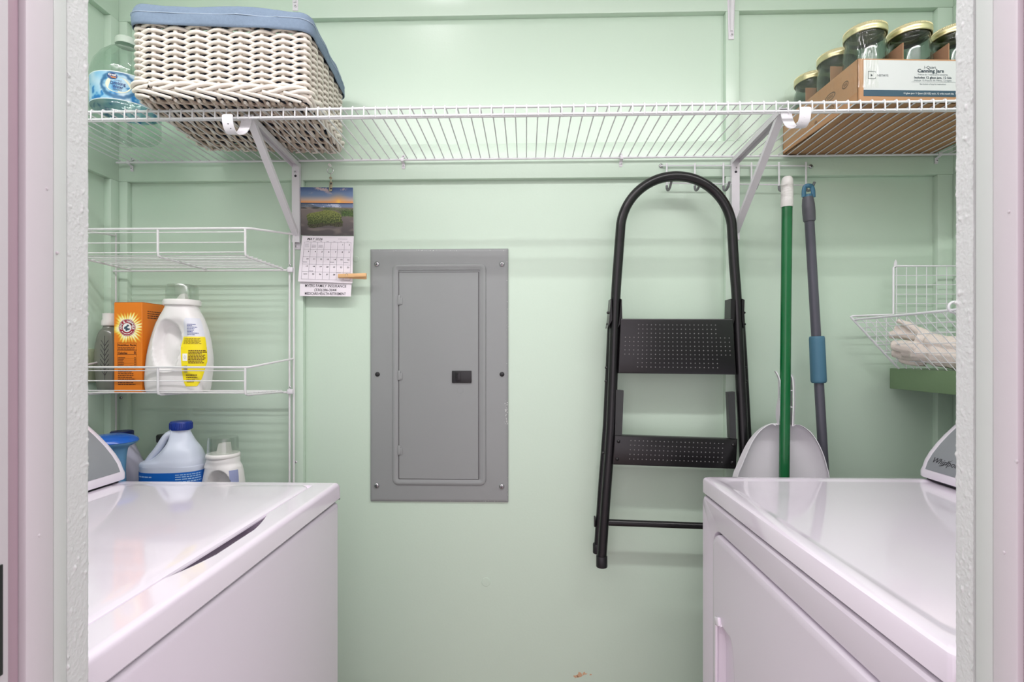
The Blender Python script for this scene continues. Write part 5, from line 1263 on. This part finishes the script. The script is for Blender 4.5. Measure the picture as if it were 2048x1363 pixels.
# ================================================================== hook rail
YHK = 1.4425
hr = thing('hook_rail', 'white wire hook rail with grey-tipped hooks on the back wall', 'hook rail', P(1470, 350, YB))
za = P(1470, 330.5, YHK).z; zb_ = P(1470, 367.5, YHK).z
mb = MB(); mb.tube([P(1322, 331.5, YHK), P(1333, 331, YHK), P(1611, 331.5, YHK), P(1621, 333, YHK)], 0.0018, 8); obj('top_wire', mb, WIRE, hr)
mb = MB(); mb.tube([P(1333, 366, YHK), P(1611, 370, YHK)], 0.0018, 8); obj('lower_wire', mb, WIRE, hr)
for k, px in enumerate((1333, 1389, 1446, 1502, 1557, 1611)):
    x = P(px, 350, YHK).x; yy = 1.4395; zb2_ = zb_ - 0.013 - 0.001 * k; mb = MB()
    tipx = 0.006 if k < 5 else 0.004
    mb.tube([(x, yy, za + 0.006), (x, yy, zb2_ + 0.006), (x, yy - 0.002, zb2_ - 0.001)], 0.0026, 8); h_o = obj('hook', mb, WIRE, hr)
    mb = MB(); mb.tube(bez([(x, yy, zb2_ + 0.009), (x, yy - 0.002, zb2_ - 0.001), (x + 0.0005, yy - 0.012, zb2_ - 0.007), (x + 0.001, yy - 0.026, zb2_ - 0.005), (x + 0.002, yy - 0.038, zb2_ + 0.008)], 6), 0.0034, 8); obj('hook_tip', mb, HOOKG, h_o)
for px, py in ((1322, 331.5), (1621.5, 333)): screw_head(P(px, py, YB), 0.0062, CHROME, hr)

# ================================================================== step ladder hanging on the rail
YL = 1.392
lad = thing('step_ladder', 'black folded two-step ladder hanging from the hook rail', 'ladder', P(1355, 1135, YL))
cxp, cyp, rp = 1352.5, 464, 112
arch = []
for k in range(17):
    a = PI - PI * k / 16; arch.append((cxp + rp * math.cos(a), cyp - rp * math.sin(a)))
left = [(1203, 1122), (1212, 990), (1221.5, 860), (1227, 720), (1231, 600), (1236, 525)]
right = [(1468, 525), (1473.5, 600), (1479, 720), (1485, 840), (1492, 980), (1500, 1122)]
path = left + arch + right
mb = MB(); mb.tube(bez([P(x, y, YL + (0.0 if y < 600 else 0.006 * (y - 600) / 520)) for x, y in path], 3), 0.0128, 14); obj('front_frame', mb, BLACKT, lad, 60)
YRR = YL + 0.034
for side in (-1, 1):
    lp = [(1224, 610), (1219, 720), (1213, 850), (1203, 980), (1195, 1096)] if side < 0 else [(1480, 610), (1487, 720), (1494, 850), (1502, 980), (1508, 1096)]
    mb = MB(); mb.tube([P(x, y, YRR) for x, y in lp], 0.0100, 12); obj('rear_leg', mb, BLACKT, lad, 60)
    q = P(*(lp[-1]), YRR); mb = MB(); mb.lathe([(0.0125, -0.012), (0.0130, -0.010), (0.0128, 0.012), (0.0118, 0.014)], q, 16); obj('foot_cap', mb, BLACKP, lad)
    fx, fy = (1203.5, 1122) if side < 0 else (1500, 1122); q = P(fx, fy, YL + 0.006); mb = MB(); mb.lathe([(0.0145, -0.014), (0.0152, -0.012), (0.0150, 0.014), (0.0142, 0.0155), (0.0128, 0.0157)], q, 18); obj('foot_cap', mb, BLACKP, lad)
    # pivot plates
    px = 1219.5 if side < 0 else 1483; pin = 1239.5 if side < 0 else 1462
    for xx, w2 in ((px, 5), (pin, 5 if side < 0 else 9)):
        t_ = [(xx - w2 / 2 * 0.4 + (1 if side < 0 else -1) * 2.0, 598), (xx + w2 / 2, 600), (xx + w2 / 2 - side * 1, 640), (xx - w2 / 2 - side * -3 * (1 if side < 0 else 1), 656), (xx - w2 / 2, 640)]
        mb = MB(); mb.prism([(P(a_, b_, YL).x, P(a_, b_, YL).z) for a_, b_ in t_], lambda a_, b_, d_: Vector((a_, YL + d_, b_)), -0.012, 0.030); obj('pivot_plate', mb, BLACKT, lad, 0)
    for py in (625, 648, 735, 762, 905):
        off = {-1: 1228 - 0.032 * (py - 600) - 11.5, 1: 1476 + 0.035 * (py - 600) + 11.5}[side]
        q = P(off, py, YL + 0.012); mb = MB(); mb.lathe([(0.0036, -0.002), (0.0036, 0.001), (0.002, 0.003), (0, 0.0032)], q, 10, Matrix.Rotation(-side * -PI / 2, 3, 'Y'), False, False); obj('rivet', mb, BLACKT, lad)
def step(corners, yf, thick, skirt, name='step'):
    a_, b_, c_, d_ = [P(x, y, yf) for x, y in corners]   # tl tr br bl
    mb = MB(); vs = []
    def q(u, v): return (d_.lerp(c_, u)).lerp(a_.lerp(b_, u), v)
    R = 0.004; rows = [(0, thick), (0, R), (R * 0.3, R * 0.3), (R, 0)]
    w2 = (b_ - a_).length; h2 = (a_ - d_).length; rings = []
    for ins, dy in rows:
        iu, iv = ins / w2, ins / h2; rings.append([q(iu, iv) + Vector((0, dy, 0)), q(1 - iu, iv) + Vector((0, dy, 0)), q(1 - iu, 1 - iv) + Vector((0, dy, 0)), q(iu, 1 - iv) + Vector((0, dy, 0))])
    mb.rings(rings); o = obj(name, mb, BLACKT, lad, 30); return o, q, w2, h2
YST = YL - 0.016
st, q1, w1, h1 = step([(1241, 636.5), (1466, 637), (1473.5, 749), (1236.5, 746)], YST, 0.024, 0)
def bumps(q, cells, r, parent):
    mb = MB()
    for u, v in cells:
        p = q(u, v); mb.lathe([(r, 0.0003), (r * 0.85, -r * 0.55 + 0.0003), (r * 0.4, -r * 0.9 + 0.0003), (0, -r + 0.0003)], p, 7, Matrix.Rotation(-PI / 2, 3, 'X'), False, False)
    o = obj('grip_bumps', mb, mat('worn_bumps', (120, 118, 118), 0.3), parent, 60); o['kind'] = 'stuff'
cells = []
for r in range(11):
    for c_ in range(25):
        if (r < 3 or r > 7) and (c_ < 3 or c_ > 21): continue
        cells.append((0.050 + 0.905 * c_ / 24 * 1.0, 0.885 - 0.765 * r / 10))
bumps(q1, cells, 0.0017, st)
st2, q2, w2_, h2_ = step([(1229.5, 870), (1476, 878), (1473, 938), (1225, 929)], YST + 0.002, 0.022, 0)
cells = [(0.135 + 0.745 * c_ / 22, 0.84 - 0.62 * r / 4) for r in range(5) for c_ in range(23)]
bumps(q2, cells, 0.0017, st2)
for u, v in ((0.035, 0.80), (0.035, 0.20), (0.965, 0.80), (0.965, 0.22)):
    mb = MB(); mb.lathe([(0.0048, 0.0004), (0.0042, -0.0015), (0.002, -0.0028), (0, -0.003)], q2(u, v), 14, Matrix.Rotation(-PI / 2, 3, 'X'), False, False); obj('rivet', mb, BLACKT, st2, 60)
for t_ in ([(1232, 779), (1247.5, 780.5), (1244, 870), (1230, 870)], [(1456, 784), (1470, 783), (1472.5, 877), (1460, 876)]):
    mb = MB(); mb.prism([(P(a_, b_, YST + 0.006).x, P(a_, b_, YST + 0.006).z) for a_, b_ in t_], lambda a_, b_, d_: Vector((a_, YST + 0.006 + d_, b_)), 0, 0.018); obj('step_arm', mb, mat('dark_grey_steel', (52, 54, 54), 0.4), lad, 0)
mb = MB(); mb.tube([P(1214, 1044, YL + 0.006), P(1404, 1051, YL + 0.006), P(1494, 1054, YL + 0.006)], 0.0088, 12); obj('crossbar', mb, BLACKT, lad, 60)
mb = MB(); q = P(1189.5, 1042, YRR); mb.box(q, (0.004, 0.012, 0.028), 0.001); obj('stop_tab', mb, BLACKP, lad)

# ================================================================== broom, dustpan, mop
YBR = 1.336
br = thing('broom', 'broom with a green handle and white end cap, head hidden behind the dryer', 'broom', P(1569, 950, YBR))
t0 = P(1574, 412, YBR); t1 = P(1568.5, 952, YBR); d = (t1 - t0).normalized(); tfloor = t0 + d * ((0.10 - t0.z) / d.z)
mb = MB(); mb.tube([t0, tfloor], 0.0125, 18); obj('handle', mb, GREEN, br, 60)
mb = MB(); c0 = P(1574, 414, YBR); ctop_ = P(1574.5, 352, YBR); L = (ctop_ - c0).length; up = (ctop_ - c0).normalized()
mb.tube([c0, c0 + up * 0.004, c0 + up * (L * 0.5), c0 + up * (L - 0.010), c0 + up * (L - 0.004), c0 + up * (L - 0.0012), c0 + up * L], 0.0145, 18, radii=[0.0142, 0.0146, 0.0142, 0.0135, 0.0112, 0.0078, 0.003]); cpo = obj('end_cap', mb, WHITEPL, br, 60)
mb = MB()
for k in range(14):
    mb.tube([c0 + up * (0.006 + k * (L - 0.024) / 14) + Vector((0.0143 * math.cos(a), 0.0143 * math.sin(a), 0.003 * math.sin(a + k))) for a in [i * 2 * PI / 16 for i in range(16)]], 0.0004, 4, closed=True)
obj('cap_ribs', mb, WHITEPL, cpo)
mb = MB(); rings = []
for z, hw, hd in ((0.16, 0.02, 0.012), (0.12, 0.035, 0.018), (0.10, 0.045, 0.02), (0.0, 0.05, 0.025)):
    rings.append([Vector((tfloor.x + a_, 1.37 + b_, z)) for a_, b_ in rrect(hw * 2, hd * 2, hd * 0.6, 4)])
mb.rings(rings); obj('bristles', mb, GREEN, br)
# dustpan clipped behind the broom handle
YDP = 1.355
dp = thing('dustpan', 'light grey dustpan clipped upright to the green broom handle', 'dustpan', P(1562, 960, YDP))
outl = [(1552, 849), (1545, 846), (1530, 851), (1513, 863), (1497, 883), (1484, 908), (1474, 932), (1466, 955), (1452, 1040), (1446, 1090)]
outr = [(1584, 852), (1592, 848.5), (1604, 852), (1620, 864), (1634, 884), (1645, 908), (1653, 935), (1657, 955), (1664, 1040), (1668, 1090)]
def smooth2(o, n=5): return [(p.x, p.y) for p in bez([(x, y, 0) for x, y in o], n)]
ol = smooth2(outl); orr_ = smooth2(outr)
mb = MB()
def dpan(u, v):
    i = v * (len(ol) - 1); k = min(int(i), len(ol) - 2); f = i - k
    l = Vector(ol[k]).lerp(Vector(ol[k + 1]), f); r = Vector(orr_[k]).lerp(Vector(orr_[k + 1]), f)
    p = l.lerp(r, u); dep = 0.010 * (1 - abs(2 * u - 1) ** 6) * sstep(0.0, 0.35, v)
    return P(p.x, p.y, YDP) + Vector((0, dep, 0))
mb.grid(41, 46, dpan); o = obj('pan', mb, PAN, dp, 50); md = o.modifiers.new('thick', 'SOLIDIFY'); md.thickness = 0.0022; md.offset = -1
for out, s in ((ol, -1), (orr_, 1)):
    mb = MB(); N = len(out); vs = []
    for i, (x, y) in enumerate(out):
        fl = 10 * sstep(0, 0.6, i / N) if s < 0 else 2.0 * sstep(0, 0.6, i / N)
        a_ = P(x, y, YDP); b_ = P(x + s * 0.6 + (fl if s < 0 else -fl * 0), y + (1.5 if s < 0 else 0), YDP - 0.022)
        a0_ = P(x, y, YDP); vs += [a_, b_, b_ + Vector((s * 0.0022, 0, 0)), a_ + Vector((s * 0.0022, 0, 0))]
    fs = []
    for i in range(N - 1):
        for k in range(4): fs.append((i * 4 + k, i * 4 + (k + 1) % 4, (i + 1) * 4 + (k + 1) % 4, (i + 1) * 4 + k))
    mb.add(vs, fs); obj('rim', mb, PAN, dp, 50)
lw = smooth2([(1553, 742), (1557, 749), (1561, 760), (1562, 775), (1562, 800), (1562, 825), (1562, 849)]); rw = smooth2([(1580, 748), (1584, 756), (1585.5, 768), (1586, 785), (1586, 810), (1585, 830), (1584, 852)])
for ww, s in ((lw, -1), (rw, 1)):
    mb = MB(); N = len(ww); vs = []
    for i, (x, y) in enumerate(ww):
        f = i / (N - 1); th_ = 0.0024 + (0.0045 * sstep(0.55, 0.82, f) * (1 - 0.4 * sstep(0.85, 1, f)) if s < 0 else 0)
        vs += [P(x, y, YDP + 0.008) + Vector((s * th_ * 1.6, 0, 0)), P(x, y, YDP - 0.020), P(x, y, YDP - 0.020) + Vector((s * 0.0024, 0, 0)), P(x, y, YDP + 0.008) + Vector((s * (th_ * 1.6 + 0.0024), 0, 0))]
    fs = []
    for i in range(N - 1):
        for k in range(4): fs.append((i * 4 + k, i * 4 + (k + 1) % 4, (i + 1) * 4 + (k + 1) % 4, (i + 1) * 4 + k))
    fs += [(0, 1, 2, 3), ((N - 1) * 4 + 3, (N - 1) * 4 + 2, (N - 1) * 4 + 1, (N - 1) * 4)]
    mb.add(vs, fs); obj('clip_wall', mb, PAN, dp, 50)
mb = MB(); n0 = P(1556, 745, YDP + 0.012); n1 = P(1584, 852, YDP + 0.012); mb.box2((n0.x, YDP + 0.010, n1.z), (n1.x, YDP + 0.013, n0.z - 0.01), 0.001); obj('clip_back', mb, PAN, dp)
for py in (780, 813):
    for px, wd in ((1563.5, 3), (1580, 6)):
        q = P(px, py, YDP - 0.010); mb = MB(); mb.box(q, (wd * 0.00135, 0.018, 0.0022), 0.0006); obj('clip_rib', mb, PAN, dp)
# mop / telescopic pole
YM = 1.398
mp_ = thing('mop', 'mop pole in dark grey with a dusty blue foam grip, hung on the last hook', 'mop', P(1648, 950, YM))
m0 = P(1616.5, 395, YM); m1 = P(1649, 952, YM); dm = (m1 - m0).normalized(); mfl = m0 + dm * ((0.06 - m0.z) / dm.z)
mb = MB(); mb.tube([P(1618.5, 436, YM), mfl], 0.0118, 16); pole = obj('pole', mb, DGREY, mp_, 60)
mb = MB(); mb.tube([P(1618.5, 440, YM) + dm * t for t in (0.0,)] + [mfl], 0.0012, 4)
f0, f1 = P(1615.5, 394, YM), P(1619, 443, YM); mb = MB(); mb.tube([f0.lerp(f1, t) for t in (0, 0.05, 0.3, 0.6, 0.95, 1)], 0.0145, 18, radii=[0.0122, 0.0132, 0.0152, 0.0156, 0.0148, 0.0128]); obj('ferrule', mb, mat('grey_ferrule', (98, 98, 106), 0.4), mp_, 60)
g0, g1 = P(1633.5, 672, YM), P(1637.5, 765, YM); mb = MB(); mb.tube([g0.lerp(g1, t) for t in (0, 0.02, 0.06, 0.94, 0.98, 1)], 0.019, 20, radii=[0.0165, 0.0182, 0.0188, 0.0192, 0.0185, 0.0165]); obj('foam_grip', mb, TEAL, mp_, 60)
tl = [(1607.5, 371), (1610, 371), (1614, 378), (1619, 380), (1623, 372), (1626, 373), (1627.5, 396), (1607, 396)]
mb = MB(); lp = [P(1607.5, 394, YM), P(1608, 380, YM), P(1610.5, 373, YM), P(1617, 371, YM - 0.004), P(1623, 373, YM), P(1626, 381, YM), P(1626.5, 394, YM)]
mb.tube(bez(lp, 5), 0.0036, 10, flat=(1, 1.6)); mb.tube([P(1617, 396, YM), P(1617, 389, YM)], 0.0118, 14, radii=[0.0118, 0.0095]); obj('hanging_loop', mb, mat('dusty_blue_plastic', (70, 122, 150), 0.4), mp_, 60)
mb = MB(); mb.box((mfl.x + 0.06, YM, 0.03), (0.16, 0.05, 0.05), 0.012, 3); obj('mop_head', mb, DGREY, mp_)

# ================================================================== wire bin on the right wall with gloves
YE = 1.415; YN = 0.98
wbn = thing('wire_bin', 'white wire bin with slanted front on the right wall holding gloves', 'basket', P(1800, 742, YE))
prof_px = [(1787, 532), (1787.5, 629), (1701.5, 631.5), (1798, 738.5)]
pf = [P(x, y, YE) for x, y in prof_px]; xw = XR - 0.004
zt3, zs3, zf3, zb3 = pf[0].z, pf[1].z, pf[2].z, pf[3].z; xs3, xf3, xb3 = pf[0].x, pf[2].x, pf[3].x
HW, TW_ = 0.0028, 0.0011
for ye in (YE, YN):
    e = Vector((0, ye - YE, 0)); mb = MB()
    loop = [Vector((xw, ye, zt3)), Vector((xs3 + 0.004, ye, zt3)), Vector((xs3, ye, zt3 - 0.004)), Vector((xs3, ye, zs3 + 0.003)), Vector((xs3 - 0.003, ye, zs3)), Vector((xf3 + 0.005, ye, zf3)), Vector((xf3, ye, zf3 - 0.002)), Vector((xf3 + 0.003, ye, zf3 - 0.006)), Vector((xb3 - 0.006, ye, zb3 + 0.008)), Vector((xb3 + 0.002, ye, zb3 + 0.001)), Vector((xb3 + 0.012, ye, zb3)), Vector((xw, ye, zb3))]
    mb.tube(loop, HW, 8, closed=True); obj('end_frame', mb, WIRE, wbn, 60)
    # grid on the end
    nzl = 11
    for k in range(1, nzl):
        z = zt3 + (zb3 - zt3) * k / nzl
        if z > zs3: x0 = xs3
        else:
            f = (zf3 - z) / (zf3 - zb3); x0 = xf3 + (xb3 - xf3) * max(0, f)
        mb = MB(); mb.tube([(x0, ye, z), (xw, ye, z)], TW_, 5); obj('grid_wire', mb, WIRE, wbn)
    k = 0
    while True:
        x = xw - 0.0 - 0.0262 * (k + 0.55); k += 1
        if x < xf3 + 0.008: break
        z1 = zt3 if x > xs3 else zs3; f = (x - xf3) / (xb3 - xf3); z0 = zb3 if x > xb3 else zf3 + (zb3 - zf3) * f
        mb = MB(); mb.tube([(x, ye, z0), (x, ye, z1)], TW_, 5); obj('grid_wire', mb, WIRE, wbn)
# long rails
for x, z, r in ((xf3 + 0.010, zf3 - 0.010, HW), (xb3 + 0.004, zb3, HW), (xw, zt3, HW), (xw, zb3, HW)):
    mb = MB(); mb.tube([(x, YE, z), (x, YN, z)], r, 8); obj('long_rail', mb, WIRE, wbn, 60)
# slanted front: wires along the length and down the slope
for k in range(1, 6):
    f = k / 6; mb = MB(); x = xf3 + 0.010 + (xb3 - xf3 - 0.006) * f; z = zf3 - 0.010 + (zb3 - zf3 + 0.010) * f; mb.tube([(x, YE, z), (x, YN, z)], TW_, 5); obj('front_wire', mb, WIRE, wbn)
k = 1
while YE - 0.0262 * k > YN + 0.005:
    y = YE - 0.0262 * k; mb = MB(); mb.tube([(xf3 + 0.010, y, zf3 - 0.008), (xb3 + 0.004, y, zb3 - 0.0005)], TW_, 5); obj('front_wire', mb, WIRE, wbn)
    mb = MB(); mb.tube([(xb3 + 0.004, y, zb3), (xw, y, zb3)], TW_, 5); obj('bottom_wire', mb, WIRE, wbn)
    mb = MB(); mb.tube([(xw, y, zb3), (xw, y, zt3)], TW_, 5); obj('back_wire', mb, WIRE, wbn); k += 1
for k in range(1, 5):
    x = xb3 + (xw - xb3) * k / 5; mb = MB(); mb.tube([(x, YE, zb3), (x, YN, zb3)], TW_, 5); obj('bottom_wire', mb, WIRE, wbn)
for k in range(1, 7):
    z = zb3 + (zt3 - zb3) * k / 7; mb = MB(); mb.tube([(xw, YE, z), (xw, YN, z)], TW_, 5); obj('back_wire', mb, WIRE, wbn)
q = P(1793, 530, YE); mb = MB(); mb.prism([(q.x - 0.004, q.z - 0.006), (q.x + 0.004, q.z - 0.006), (q.x + 0.0045, q.z + 0.008), (q.x + 0.001, q.z + 0.016), (q.x - 0.003, q.z + 0.008)], lambda a_, b_, d_: Vector((a_, YE + 0.004 + d_, b_)), 0, 0.0015); obj('hanging_tab', mb, STEELW, wbn)
q = PXp(1903, 618, xf3 + 0.010); mb = MB(); mb.tube([(q.x + 0.012 * math.cos(a) + 0.006, q.y, zf3 - 0.004 + 0.011 * math.sin(a)) for a in [i * 2 * PI / 18 for i in range(18)]], 0.0028, 8, closed=True); obj('hook_loop', mb, WIRE, wbn, 60)
# gloves
gl_ = thing('work_glove', 'folded cream cotton gloves lying in the wire bin', 'gloves', P(1840, 733, 1.25))
YGv = 1.25
mb = MB()
def gt(pts, radii, fl=(1, 1)): mb.tube(bez([P(x, y, YGv + dy) for x, y, dy in pts], 5), 0.01, 12, radii=[radii[0] + (radii[-1] - radii[0]) * i / (5 * (len(pts) - 1)) if len(radii) == 2 else radii[min(i // 5, len(radii) - 1)] for i in range(5 * (len(pts) - 1) + 1)], flat=fl)
def gd(px): return 0.128 - 0.14 * (px - 1780) / 170
def gv(pts, radii, fl, dz=0.0): gt([(x, y, gd(x) + dz) for x, y in pts], radii, fl)
# lower glove
gv([(1806, 700), (1830, 701), (1870, 707), (1910, 712), (1955, 714)], [0.020, 0.028, 0.033, 0.035, 0.036], (0.92, 1.15))
gv([(1784, 690), (1806, 692), (1836, 697)], [0.0130, 0.0200], (0.95, 1.0), -0.012)
gv([(1786, 703), (1808, 707), (1842, 711)], [0.0130, 0.0200], (0.95, 1.0), 0.010)
gv([(1800, 716), (1822, 720), (1850, 720)], [0.0110, 0.0180], (0.9, 1.0), 0.02)
# upper glove, folded over
gv([(1836, 676), (1860, 682), (1900, 690), (1955, 694)], [0.022, 0.029, 0.032, 0.034], (0.72, 1.15))
gv([(1779, 670), (1800, 668), (1838, 673)], [0.0110, 0.0175], (0.85, 1.0), 0.012)
gv([(1795, 640), (1814, 648), (1838, 662), (1862, 674)], [0.0070, 0.0105, 0.0135, 0.017], (0.85, 1.0), 0.0)
gv([(1790, 655), (1812, 657), (1840, 665)], [0.0085, 0.0150], (0.8, 1.0), 0.016)
go = obj('glove_body', mb, GLOVE, gl_, 60)
md = go.modifiers.new('remesh', 'REMESH'); md.mode = 'VOXEL'; md.voxel_size = 0.0022; md.use_smooth_shade = True
md = go.modifiers.new('soft', 'SMOOTH'); md.factor = 0.5; md.iterations = 2
tx = bpy.data.textures.new('wrinkle', 'CLOUDS'); tx.noise_scale = 0.012; tx.noise_depth = 3
md = go.modifiers.new('wrinkle', 'DISPLACE'); md.texture = tx; md.strength = 0.0025; md.mid_level = 0.5
